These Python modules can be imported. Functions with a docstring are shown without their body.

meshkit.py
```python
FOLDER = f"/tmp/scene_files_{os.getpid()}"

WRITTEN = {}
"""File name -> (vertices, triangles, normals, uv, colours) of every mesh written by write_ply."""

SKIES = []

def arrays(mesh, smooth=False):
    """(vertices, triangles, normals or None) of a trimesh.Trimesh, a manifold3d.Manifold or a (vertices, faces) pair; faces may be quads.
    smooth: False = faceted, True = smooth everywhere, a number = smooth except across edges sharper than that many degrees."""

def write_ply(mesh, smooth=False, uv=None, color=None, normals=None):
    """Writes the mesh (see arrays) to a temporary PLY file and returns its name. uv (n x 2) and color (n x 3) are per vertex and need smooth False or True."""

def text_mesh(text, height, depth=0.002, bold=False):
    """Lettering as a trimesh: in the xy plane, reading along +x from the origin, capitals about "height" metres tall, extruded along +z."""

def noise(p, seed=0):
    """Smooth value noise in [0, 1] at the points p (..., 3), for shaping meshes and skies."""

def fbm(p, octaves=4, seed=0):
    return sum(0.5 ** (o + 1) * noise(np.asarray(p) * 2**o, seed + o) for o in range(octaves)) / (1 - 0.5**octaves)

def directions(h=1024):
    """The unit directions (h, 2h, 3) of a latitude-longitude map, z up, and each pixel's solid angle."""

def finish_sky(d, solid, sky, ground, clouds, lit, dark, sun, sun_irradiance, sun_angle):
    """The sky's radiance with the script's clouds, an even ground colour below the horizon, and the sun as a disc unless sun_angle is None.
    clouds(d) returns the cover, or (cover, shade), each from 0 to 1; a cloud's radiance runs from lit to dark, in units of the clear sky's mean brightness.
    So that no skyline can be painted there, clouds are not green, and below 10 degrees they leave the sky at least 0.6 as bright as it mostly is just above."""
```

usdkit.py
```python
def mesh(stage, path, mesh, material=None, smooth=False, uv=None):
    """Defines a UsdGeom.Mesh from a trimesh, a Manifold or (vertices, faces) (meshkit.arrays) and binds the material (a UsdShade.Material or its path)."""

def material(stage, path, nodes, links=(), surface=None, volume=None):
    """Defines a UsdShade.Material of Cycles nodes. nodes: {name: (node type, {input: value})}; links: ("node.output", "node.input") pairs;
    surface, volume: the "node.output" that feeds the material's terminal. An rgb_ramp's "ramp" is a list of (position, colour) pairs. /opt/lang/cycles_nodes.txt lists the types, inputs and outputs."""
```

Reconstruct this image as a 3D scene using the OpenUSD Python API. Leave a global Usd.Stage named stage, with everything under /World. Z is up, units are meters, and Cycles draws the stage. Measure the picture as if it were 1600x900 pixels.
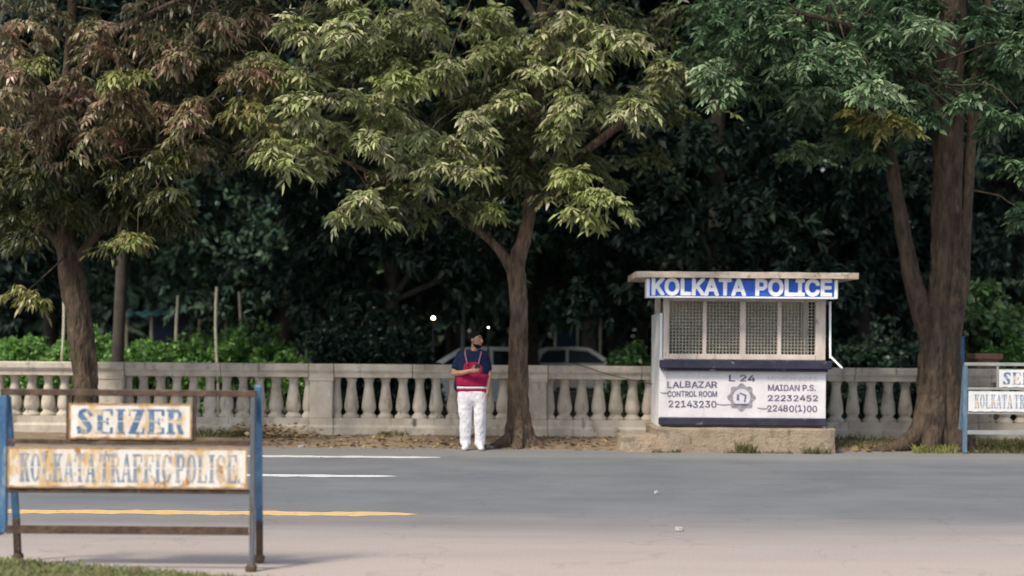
import math
import numpy as np
import trimesh
import manifold3d as m3
from shapely.geometry import Polygon, LineString, box as sbox
from shapely.ops import unary_union
from shapely import affinity
from pxr import Usd, UsdGeom, UsdLux, UsdShade, Sdf, Gf, Vt
import usdkit
import meshkit

stage = Usd.Stage.CreateInMemory()
UsdGeom.SetStageUpAxis(stage, "Z")
UsdGeom.SetStageMetersPerUnit(stage, 1.0)
UsdGeom.Xform.Define(stage, "/World")
UsdGeom.Scope.Define(stage, "/World/Looks")

# ------------------------------------------------------------------ camera
H = 1.40                       # eye height
FL = 50.0                      # mm on a 36 mm wide frame
F = 1600 * FL / 36.0
ROLL = math.radians(0.45)
HORIZON = 552.0
cam = UsdGeom.Camera.Define(stage, "/World/camera")
cam.CreateHorizontalApertureAttr(36.0)
cam.CreateFocalLengthAttr(FL)
cam.CreateVerticalApertureOffsetAttr((HORIZON - 450) / 1600 * 36.0)
ca, sa = math.cos(ROLL), math.sin(ROLL)
cam.AddTransformOp().Set(Gf.Matrix4d(ca, 0, sa, 0, -sa, 0, ca, 0, 0, -1, 0, 0, 0, 0, H, 1))
cam.CreateFStopAttr(1.0)
cam.CreateFocusDistanceAttr(13.8)
cam.CreateExposureAttr(1.42)

# ------------------------------------------------------------------ sky and sun (bright overcast, soft light from behind the camera)
SUN = np.array([-0.42, -0.50, 0.76]); SUN /= np.linalg.norm(SUN)
elev, rot = math.asin(SUN[2]), math.atan2(SUN[0], SUN[1])
skym = usdkit.material(stage, "/World/Looks/sky_material", {
    "sky": ("sky_texture", {"sky_type": "single_scattering", "sun_disc": False, "sun_elevation": elev, "sun_rotation": rot, "aerosol_density": 2.0}),
    "pale": ("hsv", {"saturation": 0.72, "value": 1.0, "fac": 1.0}),
    "bg": ("background_shader", {"strength": 0.068})},
    [("sky.color", "pale.color"), ("pale.color", "bg.color")], surface="bg.background")
dome = UsdLux.DomeLight.Define(stage, "/World/sky")
UsdShade.MaterialBindingAPI.Apply(dome.GetPrim()).Bind(skym)
dome.GetPrim().SetCustomDataByKey("kind", "structure")
sun = UsdLux.DistantLight.Define(stage, "/World/sun")
sun.CreateIntensityAttr(0.40)
sun.CreateAngleAttr(10.0)
sun.CreateNormalizeAttr(True)
sun.CreateColorAttr(Gf.Vec3f(1.0, 0.91, 0.76))
zx = SUN
xx = np.cross([0, 0, 1], zx); xx /= np.linalg.norm(xx)
yx = np.cross(zx, xx)
sun.AddTransformOp().Set(Gf.Matrix4d(*xx, 0, *yx, 0, *zx, 0, 0, 0, 0, 1))

# ------------------------------------------------------------------ helpers
ORIGIN, USED = {"/World": np.zeros(3)}, {}


def numbered(path):
    n = USED.get(path, -1) + 1
    USED[path] = n
    return path if n == 0 else f"{path}_{n:03d}"


def tag(p, label=None, cat=None, group=None, kind=None):
    p = p.GetPrim() if hasattr(p, "GetPrim") else p
    for k, v in (("label", label), ("category", cat), ("group", group), ("kind", kind)):
        if v:
            p.SetCustomDataByKey(k, v)
    return p


def thing(name, loc, label, cat, group=None):
    path = numbered("/World/" + name)
    x = UsdGeom.Xform.Define(stage, path)
    x.AddTranslateOp().Set(Gf.Vec3d(*map(float, loc)))
    ORIGIN[path] = np.array(loc, float)
    tag(x, label, cat, group)
    return path


def obj(name, mesh, mat, parent="/World", smooth=35, tint=None, **tags):
    """One Mesh prim; vertices are given in world coordinates."""
    path = numbered(f"{parent}/{name}")
    o = ORIGIN[parent]
    ORIGIN[path] = o
    v, f, n = meshkit.arrays(mesh, smooth if tint is None else False)
    m = usdkit.mesh(stage, path, (v - o, f), mat)
    if n is not None:
        m.CreateNormalsAttr(Vt.Vec3fArray.FromNumpy(n.astype(np.float32)))
        m.SetNormalsInterpolation("vertex")
    if tint is not None:
        UsdGeom.PrimvarsAPI(m).CreatePrimvar("tint", Sdf.ValueTypeNames.Color3fArray, "vertex").Set(Vt.Vec3fArray.FromNumpy(tint.astype(np.float32)))
    if tags:
        tag(m, **tags)
    return path


def at(px, py, d):
    """The place at distance d that the photograph shows at this pixel (camera at the origin, looking along +y)."""
    X, Y = (px - 800) * d / F, (HORIZON - py) * d / F
    return np.array([X * ca - Y * sa, d, H + X * sa + Y * ca])


def onground(px, py, z=0.0):
    X, Y = (px - 800) / F, (HORIZON - py) / F
    return at(px, py, (z - H) / (X * sa + Y * ca))


cat_ = trimesh.util.concatenate


def bx(x0, x1, y0, y1, z0, z1, ch=0.0):
    """A box, with chamfered edges if ch > 0."""
    if ch <= 0:
        b = trimesh.creation.box((x1 - x0, y1 - y0, z1 - z0))
        b.apply_translation(((x0 + x1) / 2, (y0 + y1) / 2, (z0 + z1) / 2))
        return b
    pts = []
    for sx in (0, 1):
        for sy in (0, 1):
            for sz in (0, 1):
                c = np.array([x1 if sx else x0, y1 if sy else y0, z1 if sz else z0])
                s = np.array([-1 if sx else 1, -1 if sy else 1, -1 if sz else 1]) * ch
                for k in range(3):
                    q = c + s; q[k] = c[k]
                    pts.append(q)
    return trimesh.convex.convex_hull(np.array(pts))


def bar(a, b, w, t=None, up=(0, 1, 0)):
    """A rectangular bar from a to b."""
    a, b = np.array(a, float), np.array(b, float)
    t = t or w
    d = b - a; L = np.linalg.norm(d); d /= L
    s = np.cross(d, up); s /= np.linalg.norm(s)
    u = np.cross(s, d)
    m = bx(-w / 2, w / 2, -t / 2, t / 2, 0, L, min(w, t) * 0.12)
    M = np.eye(4); M[:3, 0], M[:3, 1], M[:3, 2], M[:3, 3] = s, u, d, a
    m.apply_transform(M)
    return m


def spline(P, n):
    P = np.asarray(P, float)
    Q = np.vstack([2 * P[0] - P[1], P, 2 * P[-1] - P[-2]])
    out = []
    for i in range(len(P) - 1):
        p0, p1, p2, p3 = Q[i:i + 4]
        for t in np.linspace(0, 1, n, endpoint=False):
            out.append(0.5 * (2 * p1 + (p2 - p0) * t + (2 * p0 - 5 * p1 + 4 * p2 - p3) * t * t + (3 * p1 - p0 - 3 * p2 + p3) * t ** 3))
    out.append(P[-1])
    return np.array(out)


def tube(P, R, sides=8, n=4, rough=0.0, seed=0, flute=0.0, nfl=5, caps=True):
    """A tapered tube through the points P with radii R."""
    R = np.broadcast_to(np.asarray(R, float), (len(P),))
    S = spline(np.column_stack([np.asarray(P, float), R]), n) if n > 1 else np.column_stack([np.asarray(P, float), R])
    C, r = S[:, :3], np.maximum(S[:, 3], 1e-4)
    T = np.gradient(C, axis=0); T /= np.linalg.norm(T, axis=1, keepdims=True)
    ref = np.array([0, 1, 0.01]) if abs(T[0][1]) < 0.8 else np.array([1, 0, 0.01])
    A = np.cross(T, ref); A /= np.linalg.norm(A, axis=1, keepdims=True)
    B = np.cross(T, A)
    th = np.linspace(0, 2 * np.pi, sides, endpoint=False)
    rr = np.repeat(r[:, None], sides, 1)
    if flute:
        rr = rr * (1 + flute * np.cos(nfl * th + seed)[None] + 0.6 * flute * np.cos((2 * nfl + 1) * th + 2 * seed)[None])
    V = C[:, None] + rr[..., None] * (np.cos(th)[None, :, None] * A[:, None] + np.sin(th)[None, :, None] * B[:, None])
    if rough:
        k = 1 + rough * (meshkit.fbm(V * np.array([6, 6, 2.0]) + 13.7 * seed, 3, seed) - 0.5) * 2 + 0.55 * rough * (meshkit.fbm(V * np.array([26, 26, 6.0]) + 3.1 * seed, 2, seed + 5) - 0.5) * 2
        V = C[:, None] + (V - C[:, None]) * k[..., None]
    m = len(C)
    V = V.reshape(-1, 3)
    i, j = np.meshgrid(np.arange(m - 1), np.arange(sides), indexing="ij")
    a, b = i * sides + j, i * sides + (j + 1) % sides
    c, d = a + sides, b + sides
    Fc = np.vstack([np.stack([a, c, b], -1).reshape(-1, 3), np.stack([b, c, d], -1).reshape(-1, 3)])
    if caps:
        k = len(V)
        V = np.vstack([V, C[0], C[-1]])
        e = np.arange(sides); e2 = (e + 1) % sides
        Fc = np.vstack([Fc, np.stack([np.full(sides, k), e, e2], -1), np.stack([np.full(sides, k + 1), (m - 1) * sides + e2, (m - 1) * sides + e], -1)])
    return trimesh.Trimesh(V, Fc, process=False)


def lathe(prof, c, sides=16):
    """Revolves (radius, z) pairs about the vertical through c."""
    prof = np.array(prof, float)
    m = tube(np.column_stack([np.full(len(prof), c[0]), np.full(len(prof), c[1]), prof[:, 1] + c[2]]), prof[:, 0], sides, 1)
    return m


def facing(mesh, x, y, z):
    """Turns a mesh drawn in the xy plane (thick along +z) to stand facing the camera with its origin at (x, y, z)."""
    mesh = mesh.copy()
    v = mesh.vertices
    mesh.vertices = np.column_stack([v[:, 0] + x, y - v[:, 2], v[:, 1] + z])
    return mesh


def words(text, x0, x1, zlow, height, y, depth=0.004, bold=True, grow=0.0):
    """Lettering that fills x0..x1, standing on zlow, on the plane y: one mesh for each letter."""
    t = meshkit.text_mesh(text, height, depth, bold)
    v = t.vertices
    lo, hi = v[:, 0].min(), v[:, 0].max()
    tri = v[t.faces[(t.face_normals[:, 2] > 0.9)]][:, :, :2].copy()
    tri[:, :, 0] = (tri[:, :, 0] - lo) / (hi - lo) * (x1 - x0)
    shape = unary_union([Polygon(q).buffer(1e-5) for q in tri]).buffer(grow).simplify(0.0006)
    return [facing(extrude(g, depth), x0, y, zlow) for g in getattr(shape, "geoms", [shape])]


def extrude(shape, depth):
    return cat_([trimesh.creation.extrude_polygon(g, depth, engine="earcut") for g in getattr(shape, "geoms", [shape]) if g.area > 1e-8])


# ------------------------------------------------------------------ materials
def mat(name, c1, c2, scale=6.0, rough=0.7, bump=0.0, bscale=40.0, detail=5.0, stretch=(1, 1, 1), spots=None, metallic=0.0, lo=0.35, hi=0.65, spec=0.4, vary=0.0, bdist=0.02):
    """Two tones mixed by noise in world space, a finer relief, and optionally (colour, scale, threshold) patches of wear."""
    N = {"g": ("geometry", {}), "map": ("mapping", {"scale": stretch}),
         "n": ("noise_texture", {"scale": scale, "detail": detail, "roughness": 0.6}),
         "r": ("rgb_ramp", {"ramp": [(lo, c1), (hi, c2)]}),
         "p": ("principled_bsdf", {"roughness": rough, "metallic": metallic, "specular_ior_level": spec})}
    L = [("g.position", "map.vector"), ("map.vector", "n.vector"), ("n.fac", "r.fac")]
    out = "r.color"
    for i, (col, sc, thr, soft, *own) in enumerate(spots or []):
        N[f"sn{i}"] = ("noise_texture", {"scale": sc, "detail": 6.0, "roughness": 0.65})
        N[f"sr{i}"] = ("map_range", {"from_min": thr, "from_max": thr + soft, "clamp": True})
        N[f"sm{i}"] = ("mix_color", {"b": col})
        if own:
            N[f"smap{i}"] = ("mapping", {"scale": own[0]})
            L.append(("g.position", f"smap{i}.vector"))
        L += [(f"smap{i}.vector" if own else "map.vector", f"sn{i}.vector"), (f"sn{i}.fac", f"sr{i}.value"), (f"sr{i}.result", f"sm{i}.fac"), (out, f"sm{i}.a")]
        out = f"sm{i}.result"
    if vary:
        N["oi"] = ("object_info", {}); N["vr"] = ("map_range", {"from_min": 0.0, "from_max": 1.0, "to_min": 1 - vary, "to_max": 1 + vary})
        N["hv"] = ("hsv", {"saturation": 1.0, "fac": 1.0, "hue": 0.5})
        L += [("oi.random", "vr.value"), ("vr.result", "hv.value"), (out, "hv.color")]
        out = "hv.color"
    L.append((out, "p.base_color"))
    if bump:
        N["bn"] = ("noise_texture", {"scale": bscale, "detail": 4.0})
        N["b"] = ("bump", {"strength": bump, "distance": bdist})
        L += [("map.vector", "bn.vector"), ("bn.fac", "b.height"), ("b.normal", "p.normal")]
    return usdkit.material(stage, f"/World/Looks/{name}", N, L, surface="p.BSDF")


def leafmat(name, trans=0.25, rough=0.5, spec=0.35):
    return usdkit.material(stage, f"/World/Looks/{name}", {
        "a": ("attribute", {"attribute": "tint"}),
        "p": ("principled_bsdf", {"roughness": rough, "specular_ior_level": spec}),
        "t": ("translucent_bsdf", {}), "m": ("mix_closure", {"fac": trans})},
        [("a.color", "p.base_color"), ("a.color", "t.color"), ("p.BSDF", "m.closure1"), ("t.BSDF", "m.closure2")], surface="m.closure")


M = {}
M["leaf"] = leafmat("leaf_green", 0.25, 0.38, 0.5)
M["leaf_deep"] = leafmat("leaf_dark", 0.15, 0.5, 0.3)
M["grass"] = leafmat("grass_blades", 0.2, 0.7, 0.2)
M["stone"] = mat("balustrade_stone", (0.38, 0.33, 0.27), (0.55, 0.495, 0.42), 3.5, 0.88, 0.5, 50, 7, (1, 1, 0.55),
                 [((0.19, 0.165, 0.135), 5.0, 0.56, 0.18), ((0.26, 0.26, 0.19), 1.7, 0.58, 0.2), ((0.12, 0.11, 0.095), 7.0, 0.60, 0.12, (1, 1, 0.10)), ((0.56, 0.53, 0.48), 11.0, 0.64, 0.05)], vary=0.10)
M["stone_dark"] = mat("joint_mortar", (0.16, 0.15, 0.13), (0.22, 0.20, 0.18), 9)
M["bark_warm"] = mat("bark_brown", (0.055, 0.037, 0.026), (0.165, 0.115, 0.078), 13, 0.92, 1.0, 24, 8, (1, 1, 0.30), [((0.21, 0.17, 0.125), 6.0, 0.58, 0.10)], lo=0.36, hi=0.66, bdist=0.06)
M["bark_left"] = mat("bark_mottled", (0.040, 0.028, 0.020), (0.125, 0.088, 0.056), 13, 0.92, 1.0, 24, 8, (1, 1, 0.30), [((0.25, 0.195, 0.125), 3.0, 0.56, 0.10)], lo=0.36, hi=0.66, bdist=0.06)
M["bark_right"] = mat("bark_greybrown", (0.040, 0.028, 0.020), (0.105, 0.074, 0.050), 13, 0.92, 1.0, 24, 8, (1, 1, 0.30), [((0.022, 0.017, 0.014), 4.0, 0.56, 0.10), ((0.14, 0.105, 0.075), 7.0, 0.62, 0.08)], lo=0.36, hi=0.66, bdist=0.06)
M["bark_far"] = mat("bark_far", (0.035, 0.030, 0.026), (0.07, 0.06, 0.048), 5, 0.9)
M["dirt"] = mat("verge_dirt", (0.15, 0.105, 0.07), (0.25, 0.19, 0.13), 5, 0.95, 0.6, 30, 8, (0.5, 1, 1), [((0.13, 0.10, 0.07), 3.0, 0.58, 0.1), ((0.40, 0.34, 0.27), 14.0, 0.62, 0.08)])
M["soil"] = mat("park_soil", (0.06, 0.05, 0.035), (0.10, 0.085, 0.06), 3, 0.95)
M["navy"] = mat("navy_paint", (0.018, 0.017, 0.036), (0.034, 0.031, 0.056), 6, 0.55, 0.1, 30, 5, (1, 1, 1), [((0.22, 0.20, 0.24), 9.0, 0.63, 0.05)])
M["cream"] = mat("cream_pink_paint", (0.52, 0.43, 0.38), (0.66, 0.57, 0.51), 5, 0.6, 0.1, 40, 6, (1, 1, 0.5), [((0.33, 0.24, 0.19), 8.0, 0.62, 0.06), ((0.36, 0.29, 0.24), 10.0, 0.57, 0.12, (1, 1, 0.1))])
M["whitewall"] = mat("white_side_panel", (0.66, 0.69, 0.70), (0.80, 0.79, 0.80), 4, 0.6)
M["banner"] = mat("banner_white", (0.62, 0.59, 0.62), (0.72, 0.70, 0.72), 3.0, 0.6, 0.3, 5, 5, (1, 1, 1), [((0.52, 0.48, 0.45), 9.0, 0.60, 0.12, (1, 1, 0.12)), ((0.50, 0.46, 0.42), 4.0, 0.63, 0.12)], bdist=0.05)
M["ink"] = mat("banner_ink", (0.05, 0.042, 0.09), (0.20, 0.18, 0.26), 14, 0.6)
M["ink_faint"] = mat("banner_ink_faded", (0.50, 0.45, 0.47), (0.62, 0.58, 0.60), 14, 0.6)
M["emblem"] = mat("emblem_grey", (0.20, 0.185, 0.21), (0.36, 0.34, 0.36), 22, 0.6)
M["emblem_pale"] = mat("emblem_pale", (0.55, 0.53, 0.60), (0.68, 0.66, 0.72), 22, 0.6)
M["signblue"] = mat("sign_blue", (0.015, 0.075, 0.47), (0.03, 0.13, 0.62), 2.0, 0.4)
M["signwhite"] = mat("sign_white", (0.82, 0.83, 0.86), (0.88, 0.88, 0.90), 5, 0.4)
M["roof"] = mat("roof_slab_concrete", (0.38, 0.31, 0.245), (0.52, 0.45, 0.38), 6, 0.85, 0.4, 40, 6, spots=[((0.22, 0.17, 0.13), 7.0, 0.58, 0.1)])
M["wire"] = mat("wire_mesh_steel", (0.30, 0.28, 0.235), (0.42, 0.39, 0.33), 10, 0.6, metallic=0.2)
M["inside"] = mat("kiosk_inside", (0.30, 0.275, 0.20), (0.42, 0.39, 0.30), 2, 0.8)
M["plinth"] = mat("plinth_concrete", (0.25, 0.185, 0.13), (0.37, 0.30, 0.225), 4, 0.9, 0.8, 30, 8, (1, 1, 1), [((0.19, 0.14, 0.10), 4.0, 0.55, 0.1), ((0.20, 0.19, 0.12), 2.0, 0.56, 0.12), ((0.14, 0.11, 0.09), 9.0, 0.58, 0.1, (1, 1, 0.2))])
M["rust"] = mat("rusty_steel", (0.05, 0.032, 0.024), (0.12, 0.075, 0.05), 14, 0.75, 0.5, 60, 7, (1, 1, 1), [((0.20, 0.15, 0.12), 9.0, 0.62, 0.08)])
M["postmix"] = mat("blue_grey_worn_steel", (0.085, 0.095, 0.11), (0.13, 0.15, 0.18), 12, 0.6, 0.4, 50, 6, (1, 1, 0.3), [((0.09, 0.055, 0.038), 6.0, 0.52, 0.08)])
M["bluefar"] = mat("dull_blue_paint", (0.07, 0.13, 0.20), (0.13, 0.20, 0.27), 10, 0.6, 0.3, 50, 6, (1, 1, 0.4), [((0.27, 0.30, 0.33), 8.0, 0.56, 0.08), ((0.12, 0.08, 0.055), 11.0, 0.60, 0.05)])
M["bluepaint"] = mat("worn_blue_paint", (0.035, 0.105, 0.22), (0.085, 0.19, 0.33), 10, 0.5, 0.3, 50, 6, (1, 1, 0.4), [((0.24, 0.30, 0.38), 8.0, 0.58, 0.08), ((0.12, 0.07, 0.045), 11.0, 0.62, 0.05)])
M["plate"] = mat("rusty_white_plate", (0.66, 0.62, 0.56), (0.78, 0.76, 0.74), 8, 0.6, 0.15, 40, 7, (1, 1, 0.5),
                 [((0.60, 0.42, 0.22), 7.0, 0.49, 0.10), ((0.40, 0.18, 0.05), 10.0, 0.58, 0.06)])
M["plate_far"] = mat("pale_plate", (0.66, 0.66, 0.66), (0.76, 0.76, 0.76), 8, 0.6, 0.1, 40, 7, (1, 1, 0.5), [((0.55, 0.48, 0.36), 6.0, 0.62, 0.08)])
M["rustedge"] = mat("rust_edge", (0.30, 0.15, 0.05), (0.50, 0.32, 0.14), 20, 0.8)
M["stencil"] = mat("stencil_blue", (0.045, 0.12, 0.25), (0.14, 0.24, 0.38), 12, 0.6, spots=[((0.60, 0.48, 0.33), 9.0, 0.53, 0.07)])
M["stencil_grey"] = mat("stencil_faded_blue", (0.17, 0.23, 0.33), (0.34, 0.39, 0.46), 12, 0.6, spots=[((0.60, 0.46, 0.30), 9.0, 0.51, 0.08)])
M["skin"] = mat("skin", (0.27, 0.14, 0.09), (0.34, 0.19, 0.12), 12, 0.55)
M["hair"] = mat("black_hair", (0.004, 0.0035, 0.0035), (0.009, 0.008, 0.007), 60, 0.8, spec=0.1)
M["eye"] = mat("eye_dark", (0.05, 0.04, 0.035), (0.30, 0.28, 0.26), 120, 0.4)
M["lip"] = mat("lips", (0.20, 0.08, 0.06), (0.24, 0.10, 0.08), 9, 0.5)
M["navycloth"] = mat("navy_cloth", (0.008, 0.013, 0.040), (0.014, 0.022, 0.058), 30, 0.9, spec=0.1)
M["magenta"] = mat("magenta_cloth", (0.24, 0.009, 0.045), (0.32, 0.014, 0.065), 14, 0.85, spec=0.15)
M["whitecloth"] = mat("white_cloth", (0.58, 0.56, 0.60), (0.66, 0.64, 0.67), 12, 0.9, 0.6, 16, bdist=0.04)
M["pinkcloth"] = mat("pink_strap", (0.20, 0.065, 0.11), (0.28, 0.11, 0.16), 12, 0.9)
M["phone"] = mat("phone_black", (0.02, 0.02, 0.022), (0.03, 0.03, 0.033), 12, 0.3)
M["bamboo"] = mat("bamboo", (0.40, 0.36, 0.26), (0.58, 0.54, 0.42), 5, 0.7, stretch=(1, 1, 0.4))
M["greypost"] = mat("grey_post", (0.26, 0.27, 0.26), (0.34, 0.35, 0.34), 5, 0.6)
M["tarp_teal"] = mat("teal_tarpaulin", (0.10, 0.30, 0.30), (0.18, 0.42, 0.40), 3, 0.5)
M["tarp_blue"] = mat("blue_tarpaulin", (0.012, 0.02, 0.09), (0.03, 0.05, 0.16), 3, 0.5)
M["shed_green"] = mat("green_sheet_roof", (0.05, 0.13, 0.09), (0.08, 0.18, 0.13), 3, 0.6)
M["shed_wall"] = mat("blue_sheet_wall", (0.012, 0.04, 0.07), (0.02, 0.06, 0.10), 3, 0.6)
M["carwhite"] = mat("car_white_paint", (0.78, 0.79, 0.80), (0.82, 0.83, 0.84), 2, 0.25)
M["cargrey"] = mat("car_grey_paint", (0.24, 0.27, 0.29), (0.28, 0.31, 0.33), 2, 0.25)
M["glass"] = mat("car_glass", (0.012, 0.018, 0.024), (0.016, 0.024, 0.03), 2, 0.06)
M["tyre"] = mat("tyre_rubber", (0.02, 0.02, 0.02), (0.03, 0.03, 0.03), 9, 0.85)
M["rim"] = mat("wheel_rim", (0.4, 0.4, 0.4), (0.5, 0.5, 0.5), 9, 0.4, metallic=0.6)
M["cable"] = mat("black_cable", (0.03, 0.03, 0.03), (0.05, 0.05, 0.05), 9, 0.7)
M["paper"] = mat("paper_scrap", (0.30, 0.285, 0.26), (0.42, 0.40, 0.37), 9, 0.9)
M["stonebit"] = mat("dark_stone", (0.07, 0.05, 0.035), (0.12, 0.09, 0.06), 20, 0.9, 0.6)
M["brickpillar"] = mat("red_brown_pillar", (0.22, 0.11, 0.08), (0.30, 0.17, 0.12), 8, 0.9)
M["linewhite"] = mat("line_white", (0.50, 0.50, 0.51), (0.64, 0.64, 0.64), 9, 0.8, spots=[((0.20, 0.205, 0.215), 9.0, 0.58, 0.08)])
M["lineyellow"] = mat("line_yellow", (0.54, 0.35, 0.13), (0.64, 0.45, 0.21), 9, 0.8, spots=[((0.27, 0.245, 0.22), 9.0, 0.58, 0.08)])
M["lampglow"] = usdkit.material(stage, "/World/Looks/lamp_glow", {"e": ("emission", {"color": (1.0, 0.93, 0.66), "strength": 2.6})}, [], surface="e.emission")
# worn asphalt: blue-grey, blending to pale pinkish on the camera's side of the road, with a paler gutter along the far edge
M["asphalt"] = usdkit.material(stage, "/World/Looks/asphalt", {
    "g": ("geometry", {}), "xyz": ("separate_xyz", {}),
    "n1": ("noise_texture", {"scale": 0.9, "detail": 6.0, "roughness": 0.6}), "n2": ("noise_texture", {"scale": 60.0, "detail": 3.0}),
    "mp": ("mapping", {"scale": (0.12, 1.0, 1.0)}), "n3": ("noise_texture", {"scale": 1.6, "detail": 5.0}),
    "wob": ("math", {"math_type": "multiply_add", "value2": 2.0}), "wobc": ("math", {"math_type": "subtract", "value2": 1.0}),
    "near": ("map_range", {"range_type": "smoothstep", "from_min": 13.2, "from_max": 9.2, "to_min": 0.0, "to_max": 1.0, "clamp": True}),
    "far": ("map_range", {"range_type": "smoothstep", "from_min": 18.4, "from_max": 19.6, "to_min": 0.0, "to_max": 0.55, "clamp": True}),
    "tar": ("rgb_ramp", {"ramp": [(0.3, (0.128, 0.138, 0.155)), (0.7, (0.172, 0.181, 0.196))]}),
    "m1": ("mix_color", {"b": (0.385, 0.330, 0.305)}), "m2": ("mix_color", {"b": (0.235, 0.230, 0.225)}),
    "grain": ("rgb_ramp", {"ramp": [(0.3, (0.86, 0.86, 0.86)), (0.7, (1.12, 1.12, 1.12))]}),
    "n4": ("noise_texture", {"scale": 260.0, "detail": 1.0}), "n5": ("noise_texture", {"scale": 0.45, "detail": 4.0, "roughness": 0.7}), "mp2": ("mapping", {"scale": (0.25, 1.6, 1.0)}),
    "blot": ("rgb_ramp", {"ramp": [(0.30, (0.86, 0.86, 0.87)), (0.5, (1.0, 1.0, 1.0)), (0.72, (1.10, 1.09, 1.08))]}),
    "agg": ("rgb_ramp", {"ramp": [(0.30, (0.75, 0.75, 0.75)), (0.5, (1.0, 1.0, 1.0)), (0.68, (1.25, 1.24, 1.22))]}),
    "vor": ("voronoi_texture", {"feature": "distance_to_edge", "scale": 0.55}), "nw": ("noise_texture", {"scale": 2.5, "detail": 4.0}), "wv": ("mix_color", {"blend_type": "linear_light", "fac": 0.45, "use_clamp": False}),
    "crk": ("map_range", {"from_min": 0.004, "from_max": 0.012, "to_min": 0.85, "to_max": 1.0, "clamp": True}),
    "mulb": ("mix_color", {"blend_type": "multiply", "fac": 1.0, "use_clamp": False}), "mulc": ("mix_color", {"blend_type": "multiply", "fac": 1.0, "use_clamp": False}), "muld": ("mix_color", {"blend_type": "multiply", "fac": 0.8, "use_clamp": False}),
    "mul": ("mix_color", {"blend_type": "multiply", "fac": 1.0, "use_clamp": False}),
    "b": ("bump", {"strength": 0.35, "distance": 0.008}), "p": ("principled_bsdf", {"roughness": 0.85, "specular_ior_level": 0.3})},
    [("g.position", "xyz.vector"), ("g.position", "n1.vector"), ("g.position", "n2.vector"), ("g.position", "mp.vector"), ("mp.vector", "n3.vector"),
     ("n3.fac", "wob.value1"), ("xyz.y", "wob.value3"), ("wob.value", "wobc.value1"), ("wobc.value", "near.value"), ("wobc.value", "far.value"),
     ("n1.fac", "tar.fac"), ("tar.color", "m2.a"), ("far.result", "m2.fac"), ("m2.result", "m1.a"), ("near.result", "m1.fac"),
     ("n2.fac", "grain.fac"), ("m1.result", "mul.a"), ("grain.color", "mul.b"), ("g.position", "mp2.vector"), ("mp2.vector", "n5.vector"), ("n5.fac", "blot.fac"), ("g.position", "n4.vector"), ("n4.fac", "agg.fac"),
     ("g.position", "nw.vector"), ("g.position", "wv.a"), ("nw.color", "wv.b"), ("wv.result", "vor.vector"), ("vor.distance", "crk.value"),
     ("mul.result", "mulb.a"), ("blot.color", "mulb.b"), ("mulb.result", "mulc.a"), ("agg.color", "mulc.b"), ("mulc.result", "muld.a"), ("crk.result", "muld.b"), ("muld.result", "p.base_color"),
     ("n2.fac", "b.height"), ("b.normal", "p.normal")], surface="p.BSDF")

# ------------------------------------------------------------------ the setting: ground, road, verges
def sheet(x0, x1, y0, y1, nx, ny, zf):
    xs, ys = np.linspace(x0, x1, nx), np.linspace(y0, y1, ny)
    X, Y = np.meshgrid(xs, ys, indexing="ij")
    V = np.stack([X, Y, zf(X, Y)], -1).reshape(-1, 3)
    i, j = np.meshgrid(np.arange(nx - 1), np.arange(ny - 1), indexing="ij")
    a = i * ny + j
    return trimesh.Trimesh(V, np.vstack([np.stack([a, a + ny, a + 1], -1).reshape(-1, 3), np.stack([a + 1, a + ny, a + ny + 1], -1).reshape(-1, 3)]), process=False)


ROAD_EDGE = 20.75


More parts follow.
